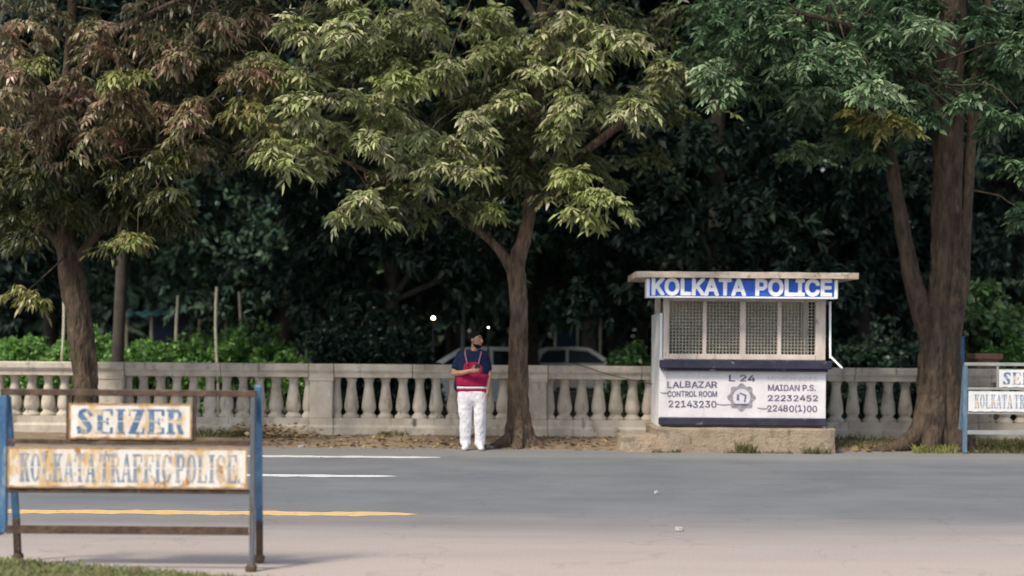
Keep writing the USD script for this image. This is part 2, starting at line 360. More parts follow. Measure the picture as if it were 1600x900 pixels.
def verge_z(X, Y):
    t = np.clip((Y - ROAD_EDGE) / 1.0, 0, 1)
    p = np.stack([X, Y, np.zeros_like(X)], -1)
    return -0.012 + 0.135 * t ** 0.8 + 0.03 * (meshkit.fbm(p * 3.1, 4, 3) - 0.5) * np.minimum(1, t * 4 + 0.6) + 0.012 * (meshkit.fbm(p * 17, 3, 5) - 0.5)


obj("ground", sheet(-400, 400, -200, 600, 2, 2, lambda X, Y: np.full_like(X, -0.06)), M["soil"], smooth=False, kind="structure")
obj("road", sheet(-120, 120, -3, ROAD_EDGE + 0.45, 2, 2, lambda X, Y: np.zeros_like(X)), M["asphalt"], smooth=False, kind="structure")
obj("verge", sheet(-16, 16, ROAD_EDGE - 0.35, 22.7, 500, 60, verge_z), M["dirt"], smooth=True, kind="structure")
obj("park_ground", sheet(-70, 70, 22.6, 140, 60, 60, lambda X, Y: 0.10 + 0.0 * X), M["soil"], smooth=True, kind="structure")


def line(name, xr, d, w, m, label):
    rg = np.random.default_rng(int(d * 10))
    xs_ = np.concatenate([[-60], np.arange(-9, xr - 0.1, 0.11), [xr - 0.03]])
    up_, dn_ = w / 2 + 0.025 * rg.normal(size=len(xs_)), w / 2 + 0.025 * rg.normal(size=len(xs_))
    up_[-3:] *= (0.95, 0.8, 0.5); dn_[-3:] *= (0.9, 0.7, 0.4)
    p = Polygon([(x, d + q) for x, q in zip(xs_, up_)] + [(xr + 0.05, d)] + [(x, d - q) for x, q in zip(xs_[::-1], dn_[::-1])]).buffer(0)
    g = extrude(p, 0.004); g.apply_translation((0, 0, 0.001))
    obj(name, g, m, smooth=False, label=label, cat="road marking")


line("lane_line", onground(684, 714.8)[0], 18.97, 0.26, M["linewhite"], "white lane line nearest the far verge of the road")
line("lane_line", onground(612, 744.5)[0], 16.04, 0.26, M["linewhite"], "white lane line between the yellow line and the far white one")
line("centre_line", onground(645, 804)[0], 12.28, 0.26, M["lineyellow"], "worn yellow road line passing behind the near barricade")

# ------------------------------------------------------------------ balustrade
WD = 22.2                       # its centre line
wall = thing("balustrade", (0, WD, 0.1), "long pale stone balustrade with square piers behind the verge", "balustrade")
wx = lambda px: (px - 800) * WD / F
PIERS = [(-176, -131), (154, 199), (485, 524), (814, 856), (1149, 1198), (1497, 1543), (1846, 1892)]
Z0, ZB, ZT, ZC = 0.06, 0.375, 1.02, 1.215
rngw = np.random.default_rng(5)


def coping_profile(x0, x1, proud=0.0):
    j = 0.006
    prof = [(0.155, ZT - 0.012), (0.155, ZT + 0.065), (0.175, ZT + 0.075), (0.19, ZC - 0.105), (0.205, ZC - 0.09), (0.205, ZC - 0.02), (0.185, ZC)]
    pts = [(-a - proud, z) for a, z in prof] + [(a + proud, z) for a, z in reversed(prof)]
    g = trimesh.creation.extrude_polygon(Polygon(pts), x1 - x0 - 2 * j, engine="earcut")
    v = g.vertices
    g.vertices = np.column_stack([x0 + j + v[:, 2], WD + v[:, 0], v[:, 1]])
    g.fix_normals()
    return g


def rail_profile(x0, x1, proud=0.0):
    j = 0.004
    prof = [(0.20, Z0), (0.20, Z0 + 0.17), (0.17, Z0 + 0.195), (0.155, Z0 + 0.21), (0.155, ZB - 0.002)]
    pts = [(-a - proud, z) for a, z in prof] + [(a + proud, z) for a, z in reversed(prof)]
    g = trimesh.creation.extrude_polygon(Polygon(pts), x1 - x0 - 2 * j, engine="earcut")
    v = g.vertices
    g.vertices = np.column_stack([x0 + j + v[:, 2], WD + v[:, 0], v[:, 1]])
    g.fix_normals()
    return g


BAL = [(0.120, 0.0), (0.130, 0.012), (0.128, 0.038), (0.102, 0.060), (0.083, 0.085), (0.088, 0.105), (0.106, 0.13), (0.113, 0.17), (0.110, 0.22),
       (0.099, 0.29), (0.086, 0.37), (0.075, 0.45), (0.068, 0.52), (0.068, 0.56), (0.082, 0.585), (0.082, 0.61), (0.110, 0.632), (0.118, 0.65)]
for i, (a, b) in enumerate(PIERS):
    x0, x1 = wx(a), wx(b)
    obj("pier", cat_([bx(x0 + 0.02, x1 - 0.02, WD - 0.165, WD + 0.165, ZB, ZT + 0.002, 0.008), bx(x0 + 0.005, x1 - 0.005, WD - 0.18, WD + 0.18, ZT - 0.07, ZT - 0.0145, 0.006)]), M["stone"], wall)
    obj("pier_base", rail_profile(x0, x1, 0.012), M["stone"], wall)
    obj("coping_stone", coping_profile(x0, x1, 0.014), M["stone"], wall)
    if i + 1 < len(PIERS):
        xa, xb = x1, wx(PIERS[i + 1][0])
        obj("base_rail", rail_profile(xa, xb), M["stone"], wall)
        xm = xa + (xb - xa) * (0.5 + 0.04 * rngw.normal())
        for u, v in ((xa, xm), (xm, xb)):
            obj("coping_stone", coping_profile(u, v), M["stone"], wall)
        n = 11
        pitch = (xb - xa) / (n + 0.02)
        for k in range(n - 1):
            x = xa + pitch * (k + 1.01)
            s = 1 + 0.03 * rngw.normal(); x += 0.006 * rngw.normal()
            obj("baluster", lathe([(r * s, z) for r, z in BAL], (x, WD, ZB - 0.004), 16), M["stone"], wall, smooth=50)
        for x in (xa + 0.032, xb - 0.032):   # half balusters against the piers
            obj("half_baluster", lathe([(r * 0.75, z) for r, z in BAL], (x, WD, ZB - 0.004), 12), M["stone"], wall, smooth=50)

# ------------------------------------------------------------------ foliage
def norm(v):
    return v / np.maximum(np.linalg.norm(v, axis=-1, keepdims=True), 1e-9)


def leaves(P, A, rng, k=10, length=(0.11, 0.19), wid=0.30, droop=0.5, spread=0.8, stem=0.10, col=None, jit=0.18, simple=False, twig=0.0):
    """K drooping leaves round each twig end P (N,3) that points along A. Returns vertices, triangles and a colour per vertex (col: (N,3))."""
    n = len(P)
    P, A = np.repeat(P, k, 0), np.repeat(norm(A), k, 0)
    N = n * k
    u = norm(np.cross(A, rng.normal(size=(N, 3))))
    D = norm(A * rng.uniform(0.15, 1.0, (N, 1)) + u * spread * rng.uniform(0.5, 1.1, (N, 1)) + np.array([0, 0, -1]) * droop * rng.uniform(0.3, 1.2, (N, 1)))
    L = rng.uniform(*length, (N, 1))
    W = L * wid * rng.uniform(0.8, 1.2, (N, 1)) / 2
    B = P - A * stem * rng.random((N, 1))
    if twig:   # leaves in two ranks along a drooping twig, with one at its tip
        A = norm(A * np.array([1, 1, 0.6]) + np.array([0, 0, -0.25]) * np.repeat(rng.random((n, 1)), k, 0))
        T = twig * np.repeat(rng.uniform(0.6, 1.3, (n, 1)), k, 0)
        t = np.tile(np.linspace(0.12, 1.0, k)[:, None], (n, 1))
        q = norm(np.cross(A, np.array([0, 0, 1.0]) + 0.001)) * np.tile(np.where(np.arange(k) % 2 == 0, 1.0, -1.0)[:, None], (n, 1))
        tip = np.tile((np.arange(k) == k - 1)[:, None], (n, 1))
        B = P + A * T * (t - 0.5) - np.array([0, 0, 1.0]) * T * 0.35 * t ** 2
        D = norm(A * rng.uniform(0.45, 0.9, (N, 1)) + q * np.where(tip, 0.1, rng.uniform(0.6, 1.0, (N, 1))) + np.array([0, 0, -1]) * droop * rng.uniform(0.2, 1.3, (N, 1)) + 0.18 * rng.normal(size=(N, 3)))
    S = norm(np.cross(D, np.array([0, 0, 1.0]) + 0.55 * rng.normal(size=(N, 3))))
    Up = np.cross(S, D)
    sag = np.array([0, 0, -1.0]) * L * droop
    fold = Up * W * 0.35
    if simple:
        v = np.stack([B, B + D * L * 0.45 + S * W + fold + sag * 0.08, B + D * L * 0.45 - S * W + fold + sag * 0.08, B + D * L + sag * 0.45], 1)
        f = ((np.arange(N) * 4)[:, None, None] + np.array([[0, 2, 1], [1, 2, 3]])[None]).reshape(-1, 3)
        c = np.repeat(col, k, 0) * (1 + jit * rng.normal(size=(N, 1)))
        return v.reshape(-1, 3), f, np.repeat(np.clip(c, 0.004, 0.6), 4, 0)
    v = np.stack([B, B + D * L * 0.35 + S * W + fold + sag * 0.05, B + D * L * 0.35 - S * W + fold + sag * 0.05,
                  B + D * L * 0.70 + S * W * 0.75 + fold * 0.7 + sag * 0.22, B + D * L * 0.70 - S * W * 0.75 + fold * 0.7 + sag * 0.22,
                  B + D * L + sag * 0.48], 1)
    base = (np.arange(N) * 6)[:, None, None]
    f = (base + np.array([[0, 2, 1], [1, 2, 4], [1, 4, 3], [3, 4, 5]])[None]).reshape(-1, 3)
    c = np.repeat(col, k, 0) * (1 + jit * rng.normal(size=(N, 1)))
    return v.reshape(-1, 3), f, np.repeat(np.clip(c, 0.004, 0.6), 6, 0)


def join(parts):
    off, V, Fs, C = 0, [], [], []
    for v, f, c in parts:
        V.append(v); Fs.append(f + off); C.append(c); off += len(v)
    return trimesh.Trimesh(np.vstack(V), np.vstack(Fs), process=False), np.vstack(C)


def palette(rng, n, cols, w=None):
    cols = np.array(cols, float)
    i = rng.choice(len(cols), n, p=w); j = rng.choice(len(cols), n, p=w)
    t = rng.random((n, 1)) * 0.5
    return cols[i] * (1 - t) + cols[j] * t


def clump(c, r, n, rng, cols, w=None, flat=0.45, **kw):
    """A branch end: n leafy twigs in a few flattened tufts round c."""
    d = norm(rng.normal(size=(n, 3)))
    k = int(rng.integers(3, 7))
    sub = rng.normal(size=(k, 3)) * r * np.array([0.52, 0.42, 0.26])
    size = r * rng.uniform(0.35, 0.7, k)
    w_ = size ** 2; w_ /= w_.sum()
    i = rng.choice(k, n, p=w_)
    rad = (size[i] * rng.random(n) ** 0.5)[:, None]
    p = c + sub[i] + d * rad * np.array([1, 1, flat])
    p[:, 2] -= 0.3 * (np.linalg.norm((p - c)[:, :2], axis=1) ** 2) / max(r, 1e-6)
    a = norm(d * np.array([1, 1, 0.5]) + np.array([0, -0.15, 0.05]))
    return leaves(p, a, rng, col=palette(rng, n, cols, w), **kw)


def limb_between(a, b, r0, r1, rng, sag=0.06):
    a, b = np.array(a, float), np.array(b, float)
    m1 = a + (b - a) * 0.35 + np.array([0, 0, sag]) * np.linalg.norm(b - a) * 0.3 + rng.normal(size=3) * 0.06
    m2 = a + (b - a) * 0.7 + np.array([0, 0, sag]) * np.linalg.norm(b - a) * 0.22 + rng.normal(size=3) * 0.06
    return tube([a, m1, m2, b], [r0, r0 * 0.7 + r1 * 0.3, r0 * 0.3 + r1 * 0.7, r1], 6, 3, 0.08, 1)


def tree_path(pts, d, dz=None):
    """Pixels (px, py, radius in px[, distance]) to points and radii."""
    P, R = [], []
    for q in pts:
        dd = q[3] if len(q) > 3 else d
        P.append(at(q[0], q[1], dd)); R.append(q[2] * dd / F)
    return np.array(P), R


def near_tree(name, label, seed, bark, d, trunk, limbs, spots, spot_cols, fill, fill_cols, leafkw, roots=()):
    rng = np.random.default_rng(seed)
    P, R = tree_path(trunk, d)
    base = P[0].copy(); base[2] = 0.1
    t = thing(name, base, label, "tree", "trees along the verge")
    obj("trunk", cat_([tube(P, R, 36, 16, 0.20, seed, 0.05, 5)] + [tube(*tree_path(r, d), 10, 5, 0.15, seed) for r in roots]), bark, t, smooth=True)
    ends = [P[len(P) // 2:]]
    for l in limbs:
        Q, S = tree_path(l, d)
        obj("limb", tube(Q, S, 12, 6, 0.12, seed + 1), bark, t, smooth=True)
        ends.append(Q[1:])
    ends = np.vstack([spline(e, 5) if len(e) > 1 else e for e in ends])
    twigs, body = [], []
    for (px, py, pr, *rest) in spots:
        dd = d - rng.uniform(0.5, 2.4)
        c = at(px, py, dd)
        cols = spot_cols[rest[0] if rest else 0]
        r = pr * dd / F
        n = int(14 + 110 * r)
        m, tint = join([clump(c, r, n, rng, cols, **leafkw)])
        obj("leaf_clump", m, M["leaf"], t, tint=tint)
        k = np.argmin(np.linalg.norm(ends - c - np.array([0, 0, 0.4]), axis=1))
        twigs.append(limb_between(ends[k], c, 0.014, 0.005, rng))
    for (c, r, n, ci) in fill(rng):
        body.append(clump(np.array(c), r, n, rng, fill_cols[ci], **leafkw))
        if rng.random() < 0.5:
            k = np.argmin(np.linalg.norm(ends - c, axis=1))
            if np.linalg.norm(ends[k] - c) < 3.2:
                twigs.append(limb_between(ends[k], c, 0.016, 0.005, rng))
    m, tint = join(body)
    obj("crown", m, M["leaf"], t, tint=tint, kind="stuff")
    obj("twigs", cat_(twigs), bark, t, smooth=True, kind="stuff")
    return t


def fill_box(px0, px1, py0, py1, d0, d1, n, r, twigs_per, ci, test=None):
    def f(rng):
        out = []
        while len(out) < n:
            px, py, d = rng.uniform(px0, px1), rng.uniform(py0, py1), rng.uniform(d0, d1)
            if test and not test(px, py, rng):
                continue
            out.append((at(px, py, d), rng.uniform(*r), twigs_per, ci(px, py, rng)))
        return out
    return f


def fills(*fs):
    return lambda rng: [x for f in fs for x in f(rng)]


PALE = [(0.33, 0.37, 0.155), (0.26, 0.31, 0.115), (0.40, 0.39, 0.22), (0.18, 0.225, 0.08), (0.41, 0.395, 0.26)]
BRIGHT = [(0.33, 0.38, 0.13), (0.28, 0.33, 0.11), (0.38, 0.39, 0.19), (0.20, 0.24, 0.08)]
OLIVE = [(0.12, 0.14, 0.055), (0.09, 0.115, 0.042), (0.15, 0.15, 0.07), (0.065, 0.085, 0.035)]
RED = [(0.28, 0.20, 0.13), (0.32, 0.24, 0.165), (0.17, 0.16, 0.08), (0.24, 0.22, 0.10), (0.15, 0.16, 0.065), (0.28, 0.15, 0.115)]
RUST = [(0.115, 0.10, 0.055), (0.09, 0.092, 0.045), (0.085, 0.10, 0.042), (0.14, 0.11, 0.07), (0.06, 0.072, 0.03)]
DROOP = [(0.062, 0.072, 0.022), (0.048, 0.06, 0.02), (0.085, 0.08, 0.026), (0.036, 0.045, 0.017)]
COOL = [(0.11, 0.19, 0.09), (0.085, 0.155, 0.075), (0.15, 0.22, 0.115), (0.055, 0.10, 0.05)]
COOLB = [(0.20, 0.31, 0.16), (0.27, 0.35, 0.21), (0.14, 0.23, 0.11)]
YEL = [(0.26, 0.27, 0.08), (0.17, 0.20, 0.06), (0.22, 0.19, 0.08)]

CD = 21.15
near_tree("street_tree", "slim tree with pale yellow green leaves forking behind the standing person", 11, M["bark_warm"], CD,
    [(812, 704, 36), (812, 684, 25), (811, 650, 18.5), (809, 600, 16), (811, 520, 14.5), (809, 450, 13.5), (807, 412, 13.5), (820, 370, 10.5), (829, 310, 9.5), (828, 240, 8.5), (836, 150, 9), (846, 40, 8), (850, -90, 7), (845, -260, 5), (850, -420, 3)],
    [[(806, 430, 11), (778, 388, 7), (728, 345, 5.5, 21.4), (670, 305, 4.5, 21.5), (590, 275, 3.5, 21.3), (480, 225, 2, 21.0)],
     [(829, 320, 8), (880, 262, 6.5), (930, 225, 6.5), (985, 178, 5.5), (1030, 110, 3.5), (1050, 20, 2)],
     [(828, 240, 6), (770, 180, 4, 21.4), (690, 110, 3.5, 21.4), (600, 40, 3, 21.3), (500, -60, 2, 21.0)],
     [(846, 40, 6), (910, -60, 5, 20.8), (980, -200, 3, 20.6)], [(846, 40, 6), (760, -80, 5, 20.5), (640, -220, 3, 20.2)], [(670, 305, 3.5, 21.5), (610, 230, 2.5, 21.4), (560, 130, 2, 21.2)]],
    [(640, 40, 55), (560, 50, 45), (700, 95, 50), (610, 112, 42, 1), (548, 148, 42), (478, 152, 40), (430, 190, 36), (415, 226, 30, 1), (505, 246, 40), (600, 168, 42), (672, 205, 42),
     (742, 238, 38, 1), (728, 190, 36), (650, 238, 34), (860, 212, 38), (880, 28, 48), (800, 62, 45), (832, 104, 42), (905, 85, 42), (1002, 126, 40), (980, 160, 36), (1042, 100, 30),
     (895, 268, 32, 1), (930, 300, 32, 1), (768, 326, 16, 1), (562, 305, 30), (590, 330, 22), (470, 30, 40), (412, 96, 36, 1), (535, 20, 40), (760, 15, 45), (900, 150, 30), (960, 55, 42), (630, 112, 30, 1), (450, 105, 36), (905, 320, 24, 1), (690, 260, 28), (800, 150, 30), (520, 200, 34), (575, 215, 30)],
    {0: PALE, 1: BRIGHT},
    fills(fill_box(350, 1065, -20, 245, 20.5, 22.4, 62, (0.3, 0.6), 28, lambda px, py, r: int(r.random() < 0.3)),
          fill_box(380, 1060, -560, -30, 18.8, 23.4, 52, (0.5, 0.8), 30, lambda px, py, r: 1),
          fill_box(560, 920, 230, 330, 20.7, 22.0, 20, (0.25, 0.45), 16, lambda px, py, r: 0)),
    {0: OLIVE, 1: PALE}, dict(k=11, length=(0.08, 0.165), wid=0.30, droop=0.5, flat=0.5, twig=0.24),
    roots=[[(811, 640, 8), (802, 676, 10, 21.05), (782, 694, 8, 20.95), (752, 704, 4, 20.9)], [(813, 650, 8), (826, 684, 9, 21.1), (852, 699, 5, 21.05), (872, 704, 3, 21.05)], [(811, 640, 9, 21.1), (810, 690, 10, 20.9), (804, 708, 7, 20.75)]])

LD = 21.3
near_tree("street_tree", "tree with reddish brown new leaves above the near barricade", 23, M["bark_left"], LD,
    [(134, 705, 26), (134, 680, 21), (134, 600, 18), (130, 540, 19), (122, 480, 19), (112, 430, 18), (106, 395, 16), (100, 350, 11), (96, 280, 9), (100, 180, 8), (110, 60, 7), (115, -80, 6), (120, -300, 4)],
    [[(106, 398, 12), (78, 362, 8), (40, 340, 6), (-20, 300, 5), (-120, 240, 3)],
     [(112, 420, 9), (140, 380, 7), (190, 320, 6), (250, 250, 4, 20.7), (310, 170, 3, 20.2)],
     [(100, 180, 7), (40, 110, 5, 20.6), (-60, 40, 3, 20.2)], [(110, 100, 7), (200, 40, 5, 20.5), (320, -20, 3, 20.0)], [(115, -80, 5), (40, -200, 3, 20.4)]],
    [(335, 15, 34), (390, 25, 26), (38, 108, 42, 1), (100, 120, 44), (178, 130, 46), (212, 112, 28, 2), (250, 60, 40), (120, 176, 40), (62, 172, 36), (22, 205, 34), (96, 200, 28), (180, 155, 36),
     (288, 185, 26), (286, 215, 20), (284, 240, 16, 2), (396, 100, 36), (432, 104, 24, 2), (380, 165, 34, 2), (312, 160, 30), (150, 220, 34), (206, 165, 34), (30, 40, 40), (150, 50, 44), (255, 165, 22), (60, 95, 22, 2), (290, 90, 36), (10, 150, 36),
     (60, 262, 44, 3), (150, 255, 44, 3), (215, 280, 44, 3), (24, 320, 44, 3), (228, 335, 34, 3), (105, 305, 44, 3), (160, 320, 44, 3), (262, 245, 30, 3), (40, 370, 24, 3), (215, 365, 18, 2), (40, 455, 16, 2), (262, 300, 34, 3), (180, 375, 26, 3)],
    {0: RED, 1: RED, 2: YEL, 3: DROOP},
    fills(fill_box(-60, 410, -40, 220, 20.5, 22.6, 62, (0.3, 0.6), 28, lambda px, py, r: 0),
          fill_box(-100, 280, 220, 350, 20.6, 22.2, 44, (0.3, 0.5), 24, lambda px, py, r: 1),
          fill_box(60, 420, -450, -30, 18.6, 22.4, 34, (0.5, 0.9), 30, lambda px, py, r: 0)),
    {0: RUST, 1: DROOP}, dict(k=11, length=(0.07, 0.15), wid=0.30, droop=0.7, flat=0.6, twig=0.28))

RD = 21.2
near_tree("street_tree", "broad multi stemmed tree with buttress roots right of the kiosk", 37, M["bark_right"], RD,
    [(1466, 716, 46), (1463, 690, 34), (1461, 650, 27), (1460, 590, 25), (1462, 530, 24), (1468, 480, 22), (1473, 430, 20), (1475, 350, 19), (1476, 250, 18), (1479, 150, 17), (1486, 40, 18), (1492, -120, 16), (1490, -350, 12)],
    [[(1466, 640, 9, 21.25), (1452, 530, 17), (1438, 480, 17), (1424, 430, 14), (1411, 360, 12), (1398, 290, 11), (1386, 215, 10), (1360, 120, 8, 20.8), (1310, 20, 6, 20.3), (1230, -80, 4, 19.9)],
     [(1476, 660, 8, 21.3), (1488, 520, 15, 21.2), (1500, 450, 14, 21.05), (1507, 360, 11), (1515, 250, 9), (1524, 130, 8), (1550, -20, 6), (1590, -200, 4)],
     [(1484, 200, 10), (1430, 120, 8, 20.6), (1350, 50, 5, 20.0), (1250, 20, 3, 19.5)], [(1490, -60, 12), (1400, -200, 8, 20.5), (1290, -330, 4, 20.0)]],
    [(1200, 50, 55), (1150, 98, 45, 1), (1118, 122, 32, 1), (1250, 92, 46), (1300, 62, 50, 1), (1350, 42, 46), (1400, 82, 46), (1372, 130, 40, 1), (1348, 172, 32, 2), (1270, 22, 46, 1), (1180, 12, 40), (1402, 22, 44), (1450, 40, 40, 1), (1560, 32, 44),
     (1592, 66, 40), (1512, 150, 22), (1330, 112, 44), (1420, 140, 38), (1225, 130, 34), (1275, 135, 32), (1130, 60, 36), (1440, 175, 26), (1380, 180, 28, 2), (1190, 135, 28), (1590, 170, 36), (1580, 250, 36), (1560, 110, 34), (1600, 330, 30)],
    {0: COOL, 1: COOLB, 2: YEL},
    fills(fill_box(1100, 1760, -20, 135, 20.5, 22.6, 74, (0.3, 0.6), 28, lambda px, py, r: 0),
          fill_box(1230, 1400, 130, 260, 20.8, 22.4, 14, (0.25, 0.45), 16, lambda px, py, r: 0),
          fill_box(1100, 1850, -560, -30, 18.6, 23.6, 55, (0.5, 0.8), 30, lambda px, py, r: 0)),
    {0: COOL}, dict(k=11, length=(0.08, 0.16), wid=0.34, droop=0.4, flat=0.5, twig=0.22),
    roots=[[(1462, 560, 10, 21.2), (1450, 630, 18, 21.15), (1436, 672, 16, 21.05), (1408, 695, 12, 20.95), (1355, 710, 7, 20.9)],
           [(1486, 716, 32, 21.1), (1486, 680, 24, 21.12), (1485, 620, 19, 21.15), (1484, 540, 17, 21.15), (1487, 470, 15, 21.15), (1491, 420, 12, 21.15), (1492, 330, 11, 21.15), (1494, 240, 11, 21.15), (1496, 130, 10, 21.15), (1502, 0, 10, 21.15)],
           [(1480, 560, 5, 21.2), (1496, 670, 15, 21.05), (1522, 708, 9, 20.95)], [(1466, 600, 12, 21.1), (1458, 670, 16, 20.95), (1450, 712, 12, 20.8)]])

# ------------------------------------------------------------------ park behind the wall
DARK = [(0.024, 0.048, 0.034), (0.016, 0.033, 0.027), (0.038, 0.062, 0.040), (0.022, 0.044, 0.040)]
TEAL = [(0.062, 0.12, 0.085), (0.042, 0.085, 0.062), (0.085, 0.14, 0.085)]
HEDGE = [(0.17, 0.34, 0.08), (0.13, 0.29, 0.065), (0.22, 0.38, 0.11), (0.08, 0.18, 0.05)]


def park_tree(px, d, rad, htop, zlow, cr, label, seed, cols=DARK, lean=0.0, n=46):
    rng = np.random.default_rng(seed)
    x = (px - 800) * d / F
    t = thing("park_tree", (x, d, 0.1), label, "tree", "trees in the park behind the wall")
    P = [(x, d, 0.02), (x + lean * 0.3, d, 1.6), (x + lean * 0.8, d + 0.1, zlow + 1.2), (x + lean * 1.3, d, (zlow + htop) / 2), (x + lean * 1.5, d, htop * 0.9)]
    limbs = []
    parts = []
    for i in range(int(n * 1.9)):
        a = rng.uniform(0, 2 * np.pi)
        z = zlow + (htop - zlow) * rng.random() ** 1.25
        s = math.sin(math.pi * min(max((z - zlow) / (htop - zlow), 0.14), 0.93)) ** 0.5
        r = cr * s * math.sqrt(rng.random())
        c = np.array([x + lean + r * math.cos(a), d + r * math.sin(a), z])
        if z < H + 0.27 * d:
            parts.append(clump(c, rng.uniform(0.8, 1.4), 34, rng, cols, k=9, length=(0.15, 0.28), wid=0.45, droop=0.4, flat=0.6, simple=True))
        else:
            parts.append(clump(c, rng.uniform(1.0, 1.6), 14, rng, cols, k=8, length=(0.45, 0.7), wid=0.5, droop=0.4, flat=0.5, simple=True))
        if i % 9 == 0:
            limbs.append(limb_between((x + lean, d, max(zlow - 0.3, z - 1.8)), c, rad * 0.45, 0.03, rng))
    obj("trunk", tube(P, [rad * 1.35, rad, rad * 0.85, rad * 0.6, rad * 0.3], 12, 5, 0.12, seed), M["bark_far"], t, smooth=True)
    obj("limbs", cat_(limbs), M["bark_far"], t, smooth=True, kind="stuff")
    m, tint = join(parts)
    obj("crown", m, M["leaf_deep"], t, tint=tint, kind="stuff")


PT = [  # px, distance, trunk radius, top, crown from, crown radius, label
    (176, 25.5, 0.11, 8.6, 5.4, 1.6, "thin dark trunked tree just right of the mottled trunk over the hedge", 0.35),
    (-60, 33, 0.22, 13, 2.8, 4.4, "dark park tree at the far left edge behind the hedge"),
    (440, 35, 0.20, 13, 2.6, 4.4, "dark park tree at the right end of the bright hedge"),
    (610, 27.5, 0.16, 12, 2.7, 3.8, "dark park tree rising behind the black bush"),
    (300, 36, 0.24, 15, 3.6, 4.8, "dark park tree behind the bamboo poles"),
    (828, 31, 0.18, 13, 3.0, 4.3, "dark park tree straight behind the trunk of the pale leaved tree"),
    (958, 34, 0.13, 14, 3.4, 4.4, "park tree with a thin trunk just right of the grey car"),
    (1003, 38, 0.15, 15, 3.6, 4.6, "park tree with a thin trunk left of the kiosk's side wall"),
    (1120, 28, 0.20, 13, 2.5, 4.2, "dark park tree directly behind the kiosk roof"),
    (1345, 29, 0.20, 13, 2.3, 4.2, "dark park tree between the kiosk and the multi stemmed trunk"),
    (1600, 31, 0.2, 14, 3.0, 4.5, "dark park tree at the right edge behind the far barricade"),
    (708, 46, 0.22, 16, 3.8, 5.2, "dark park tree behind the lit lamps"),
    (1240, 40, 0.24, 16, 3.0, 5.2, "dark park tree deep behind the right half of the kiosk"),
    (80, 42, 0.24, 17, 3.6, 5.2, "dark park tree deep behind the left tree"),
    (520, 44, 0.24, 17, 3.4, 5.4, "dark park tree deep behind the black bush"),
    (1450, 42, 0.24, 17, 3.0, 5.4, "dark park tree deep behind the multi stemmed tree"),
    (920, 50, 0.26, 19, 4.2, 6.0, "dark park tree deep behind the green roofed shed"),
    (1760, 36, 0.2, 15, 2.5, 4.8, "dark park tree outermost on the right"),
    (-230, 36, 0.2, 15, 2.5, 4.8, "dark park tree outermost on the left"),
]
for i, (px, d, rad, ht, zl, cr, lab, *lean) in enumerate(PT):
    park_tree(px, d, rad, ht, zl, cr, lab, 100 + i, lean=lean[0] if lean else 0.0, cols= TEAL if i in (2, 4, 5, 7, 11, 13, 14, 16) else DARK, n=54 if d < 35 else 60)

rng = np.random.default_rng(77)
parts = []
for i in range(2000):
    d = rng.uniform(54, 84)
    c = np.array([rng.uniform(-48, 48), d, 0.2 + 25 * rng.random() ** 1.35 if i < 1500 else rng.uniform(0.2, 5.5)])
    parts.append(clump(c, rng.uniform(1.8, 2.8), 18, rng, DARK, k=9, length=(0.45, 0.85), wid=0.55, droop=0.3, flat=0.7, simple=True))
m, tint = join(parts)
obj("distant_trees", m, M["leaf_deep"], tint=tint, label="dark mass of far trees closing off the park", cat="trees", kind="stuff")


def bush(name, label, px0, px1, ytop, d, depth, cols, seed, n, k=9, length=(0.10, 0.17), group=None, zb=0.1, lump=0.35, wid=0.42):
    """A leafy mound whose top reaches the pixel row ytop(px)."""
    rng = np.random.default_rng(seed)
    x0, x1 = (px0 - 800) * d / F, (px1 - 800) * d / F
    t = thing(name, ((x0 + x1) / 2, d, zb), label, "hedge" if name == "hedge" else "shrub", group)
    parts, stems = [], []
    for i in range(n):
        px = rng.uniform(px0, px1)
        dd = d + rng.uniform(-depth, depth) / 2
        zt = at(px, ytop(px), d)[2]
        u = rng.random() ** 0.6
        edge = 1 - ((dd - d) / (depth / 2 + 0.01)) ** 2 * 0.3
        zt -= 0.07
        c = np.array([(px - 800) * d / F, dd, zb + 0.15 + (zt * edge - zb - 0.15) * u + lump * 0.3 * rng.normal() * (u > 0.8)])
        parts.append(clump(c, rng.uniform(0.22, 0.42), 14, rng, cols, k=k, length=length, wid=wid, droop=0.15, flat=0.7))
        if i % 10 == 0:
            stems.append(tube([(c[0], dd, zb - 0.05), (c[0] + 0.05, dd, (zb + c[2]) / 2), c], [0.02, 0.014, 0.006], 5, 2))
    m, tint = join(parts)
    obj("foliage", m, M["leaf"], t, tint=tint, kind="stuff")
    obj("stems", cat_(stems), M["bark_far"], t, kind="stuff")
    return t


hump = lambda px: 517 - 8 * math.sin(px / 47.0) - 5 * math.sin(px / 21.0 + 1)
bush("hedge", "bright green clipped hedge behind the wall at left with bamboo poles", -80, 500, lambda px: hump(px) + (12 if px < 90 else 0) + (6 if px > 440 else 0), 27.0, 2.2, HEDGE, 301, 520, length=(0.06, 0.12), lump=0.15)
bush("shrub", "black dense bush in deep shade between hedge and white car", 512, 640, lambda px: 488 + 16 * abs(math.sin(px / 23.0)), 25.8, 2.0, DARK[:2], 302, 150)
bush("shrub", "low dark green shrub between the black bush and white car", 622, 660, lambda px: 540, 29.0, 1.2, HEDGE[3:] + DARK, 303, 40)
bush("shrub", "tall leafy light green shrub right of the multi stemmed trunk", 1492, 1590, lambda px: 440 + 50 * abs((px - 1540) / 50.0) ** 1.5, 25.5, 1.3, [(0.09, 0.17, 0.06), (0.13, 0.21, 0.08), (0.06, 0.12, 0.05)], 304, 70, length=(0.14, 0.24))
bush("shrub", "dark green shrub filling the gap right of the kiosk", 1300, 1440, lambda px: 520 + 20 * math.sin(px / 17.0), 26.5, 1.4, TEAL, 305, 90)
